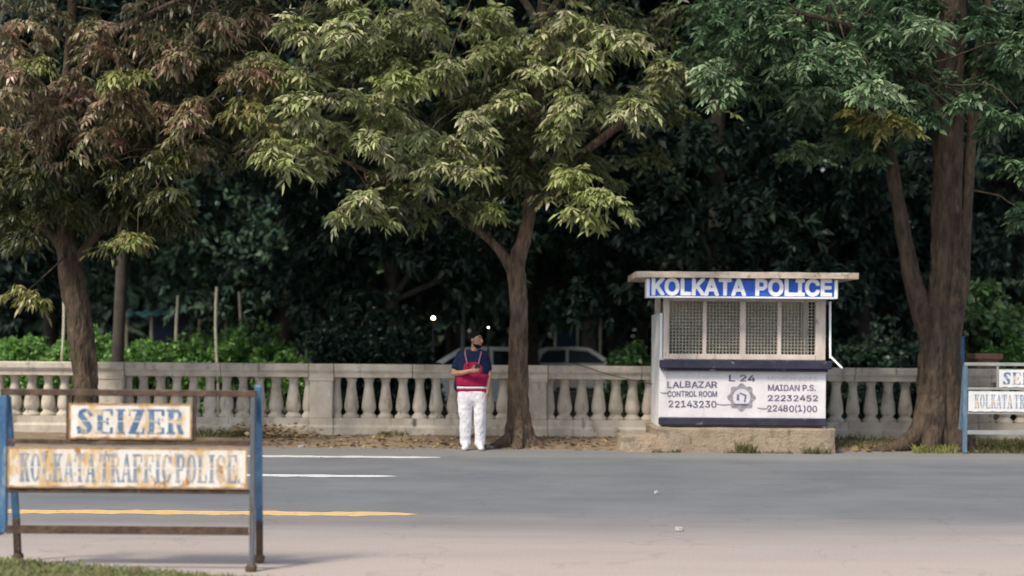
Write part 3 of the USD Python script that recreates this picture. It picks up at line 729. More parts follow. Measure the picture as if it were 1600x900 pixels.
bush("shrub", "mid green shrub left of the kiosk beyond the wall", 965, 1045, lambda px: 528 + 10 * math.sin(px / 9.0), 27.5, 1.2, HEDGE[3:] + TEAL[2:], 306, 50)
bush("shrub", "yellow green low shrub at the right edge behind the far barricade", 1560, 1680, lambda px: 530, 24.5, 1.0, HEDGE, 307, 40)

for px, ytop, d, lab in [(98, 440, 26.2, "bamboo pole leftmost, left of the mottled trunk"), (188, 458, 26.0, "pale bamboo pole beside the thin dark trunk"),
                         (278, 462, 27.6, "greyer bamboo pole in the middle of the hedge"), (340, 448, 25.9, "bright bamboo pole standing in front of the hedge"), (376, 456, 27.8, "bamboo pole at the right end behind the hedge")]:
    p = at(px, ytop, d)
    zz = np.linspace(0.05, p[2], 9)
    t = thing("bamboo_pole", (p[0], d, 0.1), lab, "pole", "bamboo poles in the hedge")
    obj("culm", cat_([tube([(p[0] + 0.03 * math.sin(z * 2 + px), d, z) for z in zz], 0.028, 8, 2)]), M["bamboo"], t, smooth=True)
    for z in zz[1:-1]:
        obj("node", lathe([(0.028, -0.012), (0.034, 0), (0.028, 0.012)], (p[0] + 0.03 * math.sin(z * 2 + px), d, z), 8), M["bamboo"], t, smooth=True)


def stall(name, label, px0, px1, y0, y1, d, mroof, mwall, cat, zlow=0.1):
    a, b = at(px0, y0, d), at(px1, y1, d)
    x0, x1, zt, ze = a[0], b[0], a[2], b[2]
    t = thing(name, ((x0 + x1) / 2, d, 0.1), label, cat)
    dep = 2.2
    xs = np.linspace(x0 - 0.15, x1 + 0.15, 15)
    V, Fc = [], []
    ys = np.linspace(d - 0.3, d + dep, 7)
    for i, x in enumerate(xs):
        for j, y in enumerate(ys):
            V.append((x, y, ze + (zt - ze) * (j / 6) ** 0.8 + 0.05 * math.sin(i * 1.9 + j) - 0.12 * math.sin(math.pi * ((i % 5) / 4)) * 0.4))
    for i in range(14):
        for j in range(6):
            q = i * 7 + j
            Fc += [(q, q + 7, q + 1), (q + 1, q + 7, q + 8)]
    top = trimesh.Trimesh(np.array(V), np.array(Fc), process=False)
    under = top.copy(); under.vertices[:, 2] -= 0.015; under.invert()
    obj("roof", cat_([top, under]), mroof, t, smooth=True)
    for x in (x0, (x0 + x1) / 2, x1):
        obj("post", tube([(x, d, zlow), (x, d, ze + 0.02)], 0.035, 8, 1), M["bamboo"], t)
    obj("back_wall", bx(x0, x1, d + dep - 0.06, d + dep - 0.03, zlow, zt - 0.1), mwall, t)
    obj("counter", bx(x0 + 0.1, x1 - 0.1, d + 0.15, d + 0.7, zlow, 0.95, 0.01), mwall, t)


stall("market_stall", "teal tarpaulin roofed stall behind the hedge by the dark trunk", 198, 275, 480, 492, 34.0, M["tarp_teal"], M["tarp_blue"], "stall")
stall("market_stall", "dark blue tarpaulin stall behind the right bamboo poles", 312, 395, 482, 494, 34.0, M["tarp_blue"], M["tarp_blue"], "stall")
stall("shed", "green roofed dark blue shed above the grey car", 868, 938, 478, 492, 50.0, M["shed_green"], M["shed_wall"], "shed")

# lamps and posts
for px, py, d, r, lab in [(677, 497, 25.6, 0.040, "bright glowing park lamp above the white car"), (763, 512, 27.0, 0.018, "smaller lit park lamp right of the person's head")]:
    c = at(px, py, d)
    t = thing("park_lamp", (c[0], d, 0.1), lab, "lamp", "lit lamps in the park")
    obj("post", tube([(c[0], d, 0.05), (c[0], d, c[2] - r)], [0.02, 0.014], 8, 1), M["cable"], t)
    obj("collar", lathe([(0.014, -0.05), (0.024, -0.02), (0.024, 0.008)], (c[0], d, c[2] - r), 10), M["cable"], t)
    g = trimesh.creation.icosphere(2, r); g.apply_translation(c)
    obj("globe", g, M["lampglow"], t, smooth=True)
c = at(724, 438, 30.0)
t = thing("utility_post", (c[0], 30.0, 0.1), "plain grey steel post rising behind the person's head", "post")
obj("shaft", tube([(c[0], 30, 0.05), (c[0], 30, 1.5), (c[0], 30, c[2])], [0.05, 0.045, 0.035], 10, 2), M["greypost"], t, smooth=True)
obj("cap", lathe([(0.036, -0.02), (0.045, 0.0), (0.02, 0.05)], c, 10), M["greypost"], t)
obj("base_collar", lathe([(0.09, 0), (0.09, 0.12), (0.05, 0.16)], (c[0], 30, 0.08), 10), M["greypost"], t)
a, b = at(480, 513, 27.6), at(724, 505, 30.0)
obj("cable", tube([a, (a + b) / 2 - np.array([0, 0, 0.16]), b], 0.006, 5, 8), M["cable"], label="thin sagging cable running from the grey post past the black bush", cat="cable")
# red brown gate pillar and cyan board seen behind the right barricade
c = at(1538, 548, 24.2)
t = thing("gate_pillar", (c[0], 24.2, 0.1), "short red brown pillar behind the wall under the light green shrub", "pillar")
obj("shaft", bx(c[0] - 0.19, c[0] + 0.19, 24.0, 24.4, 0.08, 1.36, 0.012), M["brickpillar"], t)
obj("cap", bx(c[0] - 0.24, c[0] + 0.24, 23.95, 24.45, 1.362, 1.46, 0.015), M["brickpillar"], t)
c = at(1503, 528, 23.4)
t = thing("fence_post", (c[0], 23.4, 0.1), "blue painted post behind the wall right of the multi stemmed trunk", "post")
obj("shaft", bx(c[0] - 0.035, c[0] + 0.035, 23.37, 23.44, 0.08, c[2], 0.006), M["bluepaint"], t)
obj("cap", bx(c[0] - 0.045, c[0] + 0.045, 23.36, 23.45, c[2] + 0.001, c[2] + 0.03, 0.006), M["bluepaint"], t)


def car(label, xc, d, mpaint, flip=1, zs=1.0):
    """A small hatchback seen side on; flip -1 turns its nose to the left."""
    t = thing("parked_car", (xc, d, 0.1), label, "car", "cars parked beyond the wall")
    X = lambda x: xc + flip * x
    Z = lambda z: 0.1 + z * zs

    def prism(pts, y0, y1, inset=0.0):
        g = trimesh.creation.extrude_polygon(Polygon([(x, z) for x, z in pts]), y1 - y0, engine="earcut")
        v = g.vertices
        zz = v[:, 1]
        k = np.clip((zz - 0.85) / 0.6, 0, 1) * inset
        yy = v[:, 2] + y0
        yc = (y0 + y1) / 2
        yy = yc + (yy - yc) * (1 - k / ((y1 - y0) / 2))
        g.vertices = np.column_stack([X(v[:, 0]), d + yy, Z(zz)])
        g.fix_normals()
        return g
    body = [(-1.85, 0.28), (-1.9, 0.55), (-1.86, 0.84), (-1.70, 0.93), (1.0, 0.95), (1.75, 0.80), (1.88, 0.62), (1.88, 0.30), (1.62, 0.22), (-1.6, 0.22)]
    roof = [(-1.62, 0.93), (-1.52, 1.20), (-1.36, 1.40), (-1.15, 1.47), (-0.2, 1.50), (0.25, 1.45), (0.62, 1.22), (1.0, 0.945)]
    obj("body", prism(body, -0.8, 0.8), mpaint, t, smooth=25)
    obj("cabin", prism(roof, -0.78, 0.78, 0.16), mpaint, t, smooth=25)
    for s in (-1, 1):
        for pts in ([(-1.38, 0.98), (-1.28, 1.25), (-1.1, 1.38), (-0.52, 1.40), (-0.52, 0.98)], [(-0.44, 0.98), (-0.44, 1.40), (0.16, 1.37), (0.48, 1.18), (0.74, 0.98)]):
            g = trimesh.creation.extrude_polygon(Polygon(pts), 0.012, engine="earcut")
            v = g.vertices
            k = np.clip((v[:, 1] - 0.85) / 0.6, 0, 1) * 0.16
            g.vertices = np.column_stack([X(v[:, 0]), d + s * (0.778 - k + v[:, 2]), Z(v[:, 1])])
            g.fix_normals()
            obj("side_window", g, M["glass"], t, smooth=False)
        obj("mirror", bx(*sorted((X(0.72), X(0.86))), d + s * 0.86 - 0.06, d + s * 0.86 + 0.06, Z(0.96), Z(1.08), 0.03), mpaint, t)
    ws = np.array([(0.30, -0.58, 1.44), (0.30, 0.58, 1.44), (0.99, 0.68, 0.97), (0.99, -0.68, 0.97)])
    for nm, q, off in (("windscreen", ws, 0.02), ("rear_window", np.array([(-1.40, -0.60, 1.37), (-1.40, 0.60, 1.37), (-1.60, 0.68, 1.0), (-1.60, -0.68, 1.0)]), -0.03)):
        v = np.column_stack([X(q[:, 0] + off), d + q[:, 1], Z(q[:, 2] + 0.012)])
        v2 = v - np.array([flip * off * 1.5, 0, 0.01])
        g = trimesh.convex.convex_hull(np.vstack([v, v2]))
        obj(nm, g, M["glass"], t, smooth=False)
    for x in (-1.18, 1.18):
        for s in (-1, 1):
            w = trimesh.creation.torus(0.22, 0.085, 24, 10); w.apply_transform(trimesh.transformations.rotation_matrix(np.pi / 2, [1, 0, 0]))
            w.apply_translation((X(x), d + s * 0.74, Z(0.30)))
            wp = obj("wheel", w, M["tyre"], t, smooth=True)
            r = trimesh.creation.cylinder(0.17, 0.10, 20); r.apply_transform(trimesh.transformations.rotation_matrix(np.pi / 2, [1, 0, 0]))
            r.apply_translation((X(x), d + s * 0.76, Z(0.30)))
            obj("rim", r, M["rim"], wp)
    for s in (-1, 1):
        obj("headlight", bx(*sorted((X(1.70), X(1.84))), d + s * 0.6 - 0.13, d + s * 0.6 + 0.13, Z(0.64), Z(0.78), 0.03), M["signwhite"], t)
        obj("tail_light", bx(*sorted((X(-1.90), X(-1.80))), d + s * 0.62 - 0.1, d + s * 0.62 + 0.1, Z(0.66), Z(0.88), 0.03), M["magenta"], t)


car("white car with dark windows behind the person beyond the wall", -0.95, 33.0, M["carwhite"], -1, 0.97)
car("grey car with a dark cabin right of the pale leaved tree trunk", at(908, 560, 46)[0], 46.0, M["cargrey"], 1, 1.02)

# ------------------------------------------------------------------ police kiosk
KD = 20.6
kx = lambda px, d=KD: (px - 800) * d / F
kz = lambda py, d=KD: H + (554.8 - py) * d / F
kio = thing("police_kiosk", (kx(1160), KD + 0.6, 0.0), "cream police kiosk with blue KOLKATA POLICE sign and white banner", "kiosk")
X0, X1, DEP = kx(1031), kx(1291), 1.25
zl, zb0, zb1, zw0, zw1 = kz(665), kz(653), kz(580), kz(561), kz(467)
rs = np.random.default_rng(9)
pl = trimesh.creation.box((1, 1, 1)).subdivide().subdivide().subdivide().subdivide()
pv = pl.vertices * np.array([kx(1306, 20.35) - kx(1026, 20.35), 1.6, 0.40]) + np.array([(kx(1306, 20.35) + kx(1026, 20.35)) / 2, 20.35 + 0.8, 0.15])
pv += (meshkit.fbm(pv * 5, 4, 2)[:, None] - 0.5) * np.array([0.05, 0.05, 0.03])
obj("plinth", trimesh.Trimesh(pv, pl.faces, process=False), M["plinth"], kio, smooth=True)
pv = pl.vertices * np.array([0.52, 0.9, 0.26]) + np.array([kx(1000, 20.4), 20.4 + 0.45, 0.09])
pv += (meshkit.fbm(pv * 4, 4, 7)[:, None] - 0.5) * np.array([0.16, 0.12, 0.12])
obj("broken_step", trimesh.Trimesh(pv, pl.faces, process=False), M["plinth"], kio, smooth=True)
zp = 0.352
obj("side_wall", bx(X0, X0 + 0.04, KD + 0.03, KD + DEP, zp, kz(490), 0.004), M["whitewall"], kio, label="white left side wall")
obj("side_wall", bx(X1 - 0.04, X1, KD + 0.03, KD + DEP, zp, zb1, 0.004), M["whitewall"], kio)
obj("back_wall", bx(X0 + 0.042, X1 - 0.042, KD + DEP - 0.05, KD + DEP - 0.003, zp, kz(467)), M["inside"], kio)
obj("floor_panel", bx(X0 + 0.042, X1 - 0.042, KD + 0.1, KD + DEP - 0.052, zp - 0.02, zp + 0.02), M["inside"], kio)
obj("front_panel", bx(X0 + 0.042, X1 - 0.042, KD + 0.03, KD + 0.06, zp + 0.022, zw0), M["whitewall"], kio)
ban = obj("banner", bx(X0 + 0.004, X1 - 0.004, KD - 0.012, KD + 0.028, zb0 + 0.002, zb1 - 0.002, 0.003), M["banner"], kio)
obj("bottom_band", bx(X0 - 0.012, X1 + 0.012, KD - 0.05, KD + 0.027, zl, zb0, 0.015), M["navy"], kio)
obj("counter_ledge", cat_([bx(X0 - 0.004, X1 + 0.06, KD - 0.13, KD + 0.026, kz(576), kz(563), 0.012), bx(X0 + 0.02, X1 + 0.01, KD - 0.09, KD + 0.024, zb1, kz(576) - 0.002, 0.008)]), M["navy"], kio)
# window wall
wf0, wf1 = kx(1046), kx(1274)
obj("corner_post", bx(X0 + 0.05, wf0 - 0.003, KD, KD + 0.10, kz(562), zw1 + 0.06, 0.006), M["cream"], kio)
obj("corner_post", bx(wf1 + 0.003, X1 - 0.01, KD, KD + 0.10, kz(562), zw1 + 0.06, 0.006), M["cream"], kio)
obj("corner_post", bx(X0 + 0.045, X0 + 0.12, KD + DEP - 0.15, KD + DEP - 0.055, zp + 0.022, zw1 + 0.06, 0.006), M["cream"], kio)
obj("corner_post", bx(X1 - 0.12, X1 - 0.045, KD + DEP - 0.15, KD + DEP - 0.055, zp + 0.022, zw1 + 0.06, 0.006), M["cream"], kio)
obj("window_sill", bx(wf0, wf1, KD - 0.012, KD + 0.09, kz(562), kz(553.5), 0.006), M["cream"], kio)
obj("window_head", bx(wf0, wf1, KD + 0.005, KD + 0.09, kz(471), zw1 + 0.06, 0.006), M["cream"], kio)
for a, b, y in ((1098, 1104, 0.012), (1156, 1165, -0.004), (1215, 1221, 0.012)):
    obj("mullion", bx(kx(a), kx(b), KD + y, KD + 0.075, kz(553.5) + 0.001, kz(471) - 0.001, 0.004), M["cream"], kio)
for a, b in ((1046, 1098), (1104, 1156), (1165, 1215), (1221, 1274)):
    ws = []
    xa, xb, za, zc = kx(a), kx(b), kz(553.5), kz(471)
    n, m_ = 9, 15
    for i in range(1, n + 1):
        x = xa + (xb - xa) * i / (n + 1)
        ws.append(bx(x - 0.005, x + 0.005, KD + 0.040, KD + 0.048, za, zc))
    for i in range(1, m_ + 1):
        z = za + (zc - za) * i / (m_ + 1)
        ws.append(bx(xa, xb, KD + 0.049, KD + 0.057, z - 0.005, z + 0.005))
    obj("wire_mesh", cat_(ws), M["wire"], kio, smooth=False)
# roof and sign
rv = pl.copy().subdivide().vertices * np.array([kx(1341, 20.12) - 1.745, KD + DEP - 0.3 - 20.12, 0.085]) + np.array([(kx(1341, 20.12) + 1.745) / 2, (20.12 + KD + DEP - 0.3) / 2, 2.534])
rv += (meshkit.fbm(rv * np.array([4, 4, 9]), 4, 12)[:, None] - 0.5) * np.array([0.03, 0.03, 0.022])
obj("roof_slab", trimesh.Trimesh(rv, pl.copy().subdivide().faces, process=False), M["roof"], kio, smooth=40)
obj("roof_beam", bx(X0, X1, KD + DEP - 0.5, KD + DEP - 0.32, kz(467) + 0.062, 2.485), M["cream"], kio)
SD = 20.25
sx0, sx1, sz0, sz1 = kx(1009, SD), kx(1308, SD), kz(466, SD), 2.482
sign = obj("sign_box", bx(sx0 + 0.05, sx1 - 0.05, SD, SD + 0.22, sz0 + 0.025, sz1 - 0.012, 0.004), M["signblue"], kio)
for a, b in ((sx0, sx0 + 0.048), (sx1 - 0.048, sx1)):
    obj("end_cap", bx(a, b, SD - 0.02, SD + 0.23, sz0, sz1 - 0.002, 0.006), M["signwhite"], sign)
obj("lower_rim", bx(sx0 + 0.05, sx1 - 0.05, SD - 0.012, SD + 0.23, sz0, sz0 + 0.023, 0.004), M["signwhite"], sign)
zt0, zt1 = kz(461.5, SD), kz(436, SD)
for w_, a, b in (("KOLKATA", 1018, 1164), ("POLICE", 1180, 1298)):
    for g in words(w_, kx(a, SD), kx(b, SD), zt0 + 0.006, zt1 - zt0 - 0.012, SD - 0.001, 0.014, True, 0.0075):
        obj("letter", g, M["signwhite"], sign, smooth=False)
BD = KD - 0.0125


def bt(text, a, b, y1, y0, m="ink"):
    for g in words(text, kx(a), kx(b), kz(y1), kz(y0) - kz(y1), BD, 0.002, True, 0.001):
        g.apply_transform(trimesh.transformations.rotation_matrix(rs.normal() * 0.035, [0, 1, 0], g.centroid))
        g.apply_translation((rs.normal() * 0.002, 0, rs.normal() * 0.0025))
        obj("letter", g, M[m], ban, smooth=False)


bt("L 24", 1139, 1180, 595.5, 586)
bt("LALBAZAR", 1043, 1121, 606.5, 597)
bt("CONTROL ROOM", 1043, 1121, 620.5, 612)
bt("22143230", 1045, 1120, 637, 627)
bt("MORCH 6062", 1200, 1276, 594, 588, "ink_faint")
bt("MAIDAN P.S.", 1200, 1275, 610, 601)
bt("22232452", 1200, 1278, 626, 617)
bt("22480(1)00", 1199, 1277, 642.5, 633)
# badge: eight lobed rosette with a pale ring and a dark mark
ex, ez, er = kx(1159), kz(621), 22.0 * KD / F
th = np.linspace(0, 2 * np.pi, 97)[:-1]
star = Polygon([(er * (0.93 + 0.09 * math.cos(8 * a)) * math.cos(a), er * (0.93 + 0.09 * math.cos(8 * a)) * math.sin(a)) for a in th])
ring = Polygon([(er * 0.62 * math.cos(a), er * 0.62 * math.sin(a)) for a in th])
obj("badge", facing(extrude(star.difference(ring), 0.002), ex, BD, ez), M["emblem"], ban, smooth=False)
obj("badge_centre", facing(extrude(ring.buffer(-0.004), 0.0015), ex, BD, ez), M["emblem_pale"], ban, smooth=False)
mark = unary_union([sbox(-0.07, -0.045, -0.035, 0.045), LineString([(-0.02, 0.06), (0.06, 0.03), (0.045, -0.06)]).buffer(0.012), LineString([(-0.09, -0.105), (0.09, -0.105)]).buffer(0.014)])
obj("badge_mark", facing(extrude(mark, 0.0035), ex, BD, ez), M["ink"], ban, smooth=False)
for a, b, y in ((1032, 1044, 614), (1120, 1142, 631.5), (1184, 1200, 637)):
    obj("string", tube([(kx(a), KD - 0.017, kz(y)), (kx((a + b) / 2), KD - 0.02, kz(y + 1)), (kx(b), KD - 0.017, kz(y + 0.5))], 0.004, 5, 3), M["ink"], kio)
px_, pz_ = kx(1296), kz(470)
obj("drain_pipe", tube([(px_, KD - 0.02, pz_), (px_ + 0.008, KD - 0.02, kz(552)), (px_ + 0.02, KD - 0.03, kz(557)), (kx(1313), KD - 0.12, kz(574))], 0.016, 8, 4), M["signwhite"], kio, smooth=True)
a, b, c = at(901, 569, 21.93), at(958, 587, 21.95), at(1032, 603, 21.6)
obj("cable", tube([at(880, 566, 22.0), a, b, c], 0.007, 5, 6), M["cable"], label="thin dark cable drooping over the wall to the kiosk", cat="cable")

# ------------------------------------------------------------------ barricades
def glyph(ch):
    """A condensed stencil letter in a cell 0.62 wide and 1 tall: heavy stems, thin bars, slab serifs, cut by a bridge at mid height."""
    W, s, t = 0.62, 0.19, 0.075
    st = lambda x: sbox(x, 0, x + s, 1)
    sf = lambda x, y, w=0.30: sbox(x, y, x + w, y + t)
    g = []
    if ch == "S":
        g = [LineString([(0.52, 0.80), (0.44, 0.92), (0.30, 0.945), (0.17, 0.88), (0.13, 0.74), (0.22, 0.60), (0.42, 0.44), (0.50, 0.28), (0.44, 0.12), (0.30, 0.055), (0.16, 0.09), (0.08, 0.22)]).buffer(0.075),
             LineString([(0.17, 0.72), (0.45, 0.30)]).buffer(0.11), sbox(0.48, 0.70, 0.56, 1), sbox(0.04, 0, 0.12, 0.30)]
    elif ch == "E":
        g = [st(0.06), sbox(0, 0.925, W, 1), sbox(0, 0, W, t), sbox(0.2, 0.46, 0.45, 0.54), sbox(0.52, 0.74, W, 1), sbox(0.52, 0, W, 0.26), sbox(0.40, 0.36, 0.46, 0.64)]
    elif ch == "F":
        g = [st(0.06), sbox(0, 0.925, W, 1), sf(0, 0, 0.34), sbox(0.2, 0.46, 0.45, 0.54), sbox(0.52, 0.72, W, 1), sbox(0.40, 0.36, 0.46, 0.64)]
    elif ch == "I":
        g = [st(0.10), sf(0.03, 0.925, 0.33), sf(0.03, 0, 0.33)]
    elif ch == "Z":
        g = [sbox(0.02, 0.925, 0.60, 1), sbox(0.02, 0, 0.60, t), Polygon([(0.36, 1), (0.60, 1), (0.26, 0), (0.02, 0)]), sbox(0.02, 0.74, 0.09, 1), sbox(0.53, 0, 0.60, 0.26)]
    elif ch == "R":
        g = [st(0.06), sf(0, 0.925, 0.34), sf(0, 0, 0.32), LineString([(0.2, 0.955), (0.40, 0.94), (0.48, 0.84), (0.48, 0.66), (0.40, 0.54), (0.2, 0.52)]).buffer(0.06), Polygon([(0.30, 0.52), (0.46, 0.52), (0.64, 0), (0.46, 0)])]
    elif ch == "K":
        g = [st(0.06), sf(0, 0.925, 0.31), sf(0, 0, 0.31), Polygon([(0.22, 0.46), (0.46, 1), (0.56, 1), (0.26, 0.34)]), Polygon([(0.30, 0.60), (0.44, 0.66), (0.64, 0), (0.44, 0)]), sf(0.40, 0.925, 0.22), sf(0.40, 0, 0.25)]
    elif ch in "OC":
        o = affinity.scale(LineString([(math.cos(a), math.sin(a)) for a in np.linspace(0, 2 * np.pi, 40)]).buffer(0.001), 1, 1)
        out = Polygon([(0.31 + 0.30 * math.cos(a), 0.5 + 0.5 * math.sin(a)) for a in np.linspace(0, 2 * np.pi, 40)])
        inn = Polygon([(0.31 + 0.12 * math.cos(a), 0.5 + 0.43 * math.sin(a)) for a in np.linspace(0, 2 * np.pi, 40)])
        q = out.difference(inn)
        if ch == "C":
            q = q.difference(sbox(0.40, 0.30, 0.7, 0.70)).union(sbox(0.52, 0.66, 0.60, 0.95))
        g = [q]
    elif ch == "L":
        g = [st(0.06), sf(0, 0.925, 0.34), sbox(0, 0, 0.58, t), sbox(0.50, 0, 0.58, 0.28)]
    elif ch == "A":
        g = [Polygon([(0.26, 1), (0.40, 1), (0.62, 0), (0.42, 0)]), Polygon([(0.26, 1), (0.33, 1), (0.12, 0), (0.04, 0)]), sbox(0.14, 0.27, 0.5, 0.335), sf(-0.02, 0, 0.22), sf(0.38, 0, 0.28)]
    elif ch == "T":
        g = [st(0.215), sbox(0, 0.925, W, 1), sf(0.15, 0, 0.32), sbox(0, 0.70, 0.07, 1), sbox(0.55, 0.70, W, 1)]
    elif ch == "P":
        g = [st(0.06), sf(0, 0.925, 0.34), sf(0, 0, 0.32), LineString([(0.2, 0.955), (0.42, 0.94), (0.50, 0.84), (0.50, 0.62), (0.42, 0.50), (0.2, 0.48)]).buffer(0.065)]
    elif ch == ".":
        g = [sbox(0.02, 0, 0.12, 0.12)]
    u = unary_union(g)
    u = u.difference(sbox(-1, 0.485, 2, 0.535))
    return u, {"I": 0.40, ".": 0.14}.get(ch, 0.64)


def stencil_words(text, w, h, gap=0.06, space=0.16):
    x, out = 0.0, []
    for ch in text:
        if ch == " ":
            x += space; continue
        g, adv = glyph(ch)
        out.append(affinity.translate(g, x, 0)); x += adv + gap
    x -= gap
    return [extrude(affinity.scale(g, w / x, h, origin=(0, 0)), 0.0018) for g in out]


def barricade(label, o, k, near):
    """A two board road barricade on an A frame; o is the foot of its left front post, k its scale."""
    t = thing("road_barricade", o, label, "barricade")
    x_, y_, z_ = o
    X = lambda v: x_ + k * v
    Y = lambda v: y_ + k * v
    Zz = lambda v: z_ + k * v
    W = 1.58
    b = lambda x0, x1, y0, y1, z0, z1, ch=0.004: bx(X(x0), X(x1), Y(y0), Y(y1), Zz(z0), Zz(z1), ch)
    rail = M["rust"] if near else M["greypost"]
    obj("top_rail", cat_([b(-0.02, W + 0.02, -0.020, 0.020, 1.109, 1.150)]), rail, t)
    obj("middle_rail", b(0.022, W - 0.022, -0.018, 0.018, 0.802, 0.832), rail, t)
    obj("lower_rail", cat_([b(0.022, W - 0.022, -0.020, -0.014, 0.232, 0.285, 0.001), b(0.022, W - 0.022, -0.0135, 0.03, 0.232, 0.238, 0.001)]), rail, t)
    obj("board_frame", b(0.022, W - 0.022, -0.016, 0.012, 0.492, 0.520), rail, t)
    low = 0.25 if near else 0.0
    obj("front_post", b(-0.034, 0.020, -0.022, 0.022, 0.235 if near else 0.0, 1.108), M["bluepaint"] if near else M["bluefar"], t)
    obj("front_post", b(W - 0.016, W + 0.016, -0.022, 0.022, 0.0, 1.108), M["postmix"] if near else M["bluefar"], t)
    if near:
        obj("bent_foot", cat_([bar((X(0.0), Y(0), Zz(0.245)), (X(-0.16), Y(-0.04), Zz(0.19)), 0.035), bar((X(-0.16), Y(-0.04), Zz(0.19)), (X(-0.23), Y(-0.06), Zz(0.0)), 0.035)]), M["rust"], t)
        obj("front_foot", b(W - 0.04, W + 0.028, -0.035, 0.035, -0.005, 0.045, 0.012), M["rust"], t)
    dy = 1.0 if near else 0.25
    for x, x2, top in ((0.0, -0.035, 1.10), (W + 0.022, W - 0.018, 1.18)):
        a, m_, c = np.array((X(x), Y(0.045), Zz(top))), np.array((X(x + (x2 - x) * 0.78), Y(0.045 + 0.26 * dy), Zz(0.29))), np.array((X(x2), Y(0.045 + 0.325 * dy), Zz(0.0)))
        lg = obj("rear_leg", bar(a, m_, 0.044 * k, 0.03 * k), M["bluepaint"] if near else M["bluefar"], t)
        obj("leg_shoe", bar(m_, c, 0.044 * k, 0.034 * k), M["rust"], lg)
        w = trimesh.creation.icosphere(2, 0.036 * k); w.vertices *= np.array([1.0, 1.1, 0.9]); w.apply_translation((c[0], c[1], c[2] + 0.03 * k))
        obj("foot", w, M["rust"], lg, smooth=True)
    for x in (0.395, 1.196):
        obj("board_stay", b(x, x + 0.022, -0.015, 0.013, 0.833, 1.108), rail, t)
    for (x0, x1, z0, z1, text, m, a0, a1) in ((0.418, 1.195, 0.834, 1.064, "SEIZER", "stencil", 0.06, 0.94), (0.030, W - 0.030, 0.522, 0.785, "KOLKATA TRAFFIC POLICE.", "stencil_grey", 0.05, 0.97)):
        # a thin plate with eaten, wavy edges
        n = 60
        rg = np.random.default_rng(int(x0 * 1000))
        top = [(x, z1 - 0.004 * rg.random()) for x in np.linspace(x0, x1, n)]
        bot = [(x, z0 + 0.004 * rg.random() + 0.006 * max(0, math.sin(x * 41))) for x in np.linspace(x1, x0, n)]
        sh = Polygon(top + bot)
        pm = facing(extrude(affinity.scale(sh, k, k, origin=(0, 0)), 0.004), x_, Y(-0.023), z_)
        pp = obj("board", pm, M["plate"] if near else M["plate_far"], t, smooth=False)
        rimsh = affinity.scale(sh.difference(sh.buffer(-0.011)), k, k, origin=(0, 0))
        if near:
            obj("rust_edge", facing(extrude(rimsh, 0.0015), x_, Y(-0.023) - 0.004, z_), M["rustedge"], pp, smooth=False)
        ww, hh = (x1 - x0) * (a1 - a0), (z1 - z0) * 0.68
        for g in stencil_words(text, ww * k, hh * k):
            obj("letter", facing(g, X(x0 + (x1 - x0) * a0), Y(-0.023) - 0.0042, Zz(z0 + (z1 - z0) * 0.16)), M[m], pp, smooth=False)


barricade("rusty near barricade with blue posts lettered SEIZER and KOLKATA TRAFFIC POLICE", (-3.222, 9.04, 0.0), 1.0, True)
far = at(1508, 700, 20.55)
barricade("pale far barricade at the right edge beside the multi stemmed trunk", (far[0], 20.55, 0.02), 1.13, False)

# ------------------------------------------------------------------ person
PD = 20.5
po = onground(737, 703.2)
po = np.array([po[0], PD, 0.0])
per = thing("person", po, "person in navy and magenta jersey and white trousers looking sideways", "person")


def ball(p, r, seg=20):
    return m3.Manifold.sphere(r, seg).translate([float(x) for x in p])


def chain(js):
    """Hulls of neighbouring (x, y, z, r) joints."""
    out = []
    for a, b in zip(js[:-1], js[1:]):
        out.append((ball(a[:3], a[3]) + ball(b[:3], b[3])).hull())
    return out


def flesh(parts, res=0.02, it=10, keep=None):
    m = m3.Manifold.batch_boolean(parts, m3.OpType.Add)
    m = m.refine_to_length(res)
    mm = m.to_mesh()
    tm = trimesh.Trimesh(np.array(mm.vert_properties[:, :3]), np.array(mm.tri_verts), process=True)
    trimesh.smoothing.filter_taubin(tm, 0.5, -0.53, it)
    tm.apply_translation(po)
    return tm


fd = norm(np.array([0.86, -0.51, 0.0])); fs = np.array([-fd[1], fd[0], 0.0])     # where the face looks, and across it
hc = np.array([0.045, -0.02, 1.585])
hp = lambda f, s, z: hc + fd * f + fs * s + np.array([0, 0, z])
skull = [ball(hp(-0.02, 0, 0.03), 0.082), ball(hp(0.03, 0, 0.02), 0.072), ball(hp(0.045, 0, -0.05), 0.05), ball(hp(0.058, 0, -0.09), 0.034)]
head = m3.Manifold.batch_boolean(skull, m3.OpType.Add).hull()
nose = (ball(hp(0.100, 0, 0.015), 0.010) + ball(hp(0.117, 0, -0.018), 0.013) + ball(hp(0.092, 0, -0.025), 0.018)).hull()
ears = [(ball(hp(-0.01, s * 0.078, 0.015), 0.018) + ball(hp(-0.005, s * 0.078, -0.02), 0.013)).hull() for s in (-1, 1)]
neck = chain([(0.02, 0.01, 1.38, 0.062), (0.035, 0.0, 1.47, 0.056), (0.04, -0.01, 1.53, 0.056)])
armL = [(-0.175, 0.0, 1.365, 0.055), (-0.265, 0.02, 1.12, 0.043), (-0.27, 0.01, 1.10, 0.042), (-0.14, -0.14, 1.115, 0.037), (-0.02, -0.205, 1.145, 0.027)]
armR = [(0.19, 0.0, 1.365, 0.055), (0.238, 0.02, 1.12, 0.043), (0.245, 0.0, 1.09, 0.041), (0.235, -0.04, 0.98, 0.037), (0.225, -0.06, 0.86, 0.027)]
palmL = [(ball((-0.02, -0.205, 1.145), 0.024) + ball((0.055, -0.215, 1.185), 0.017) + ball((0.06, -0.225, 1.135), 0.017)).hull()]
fingL = []
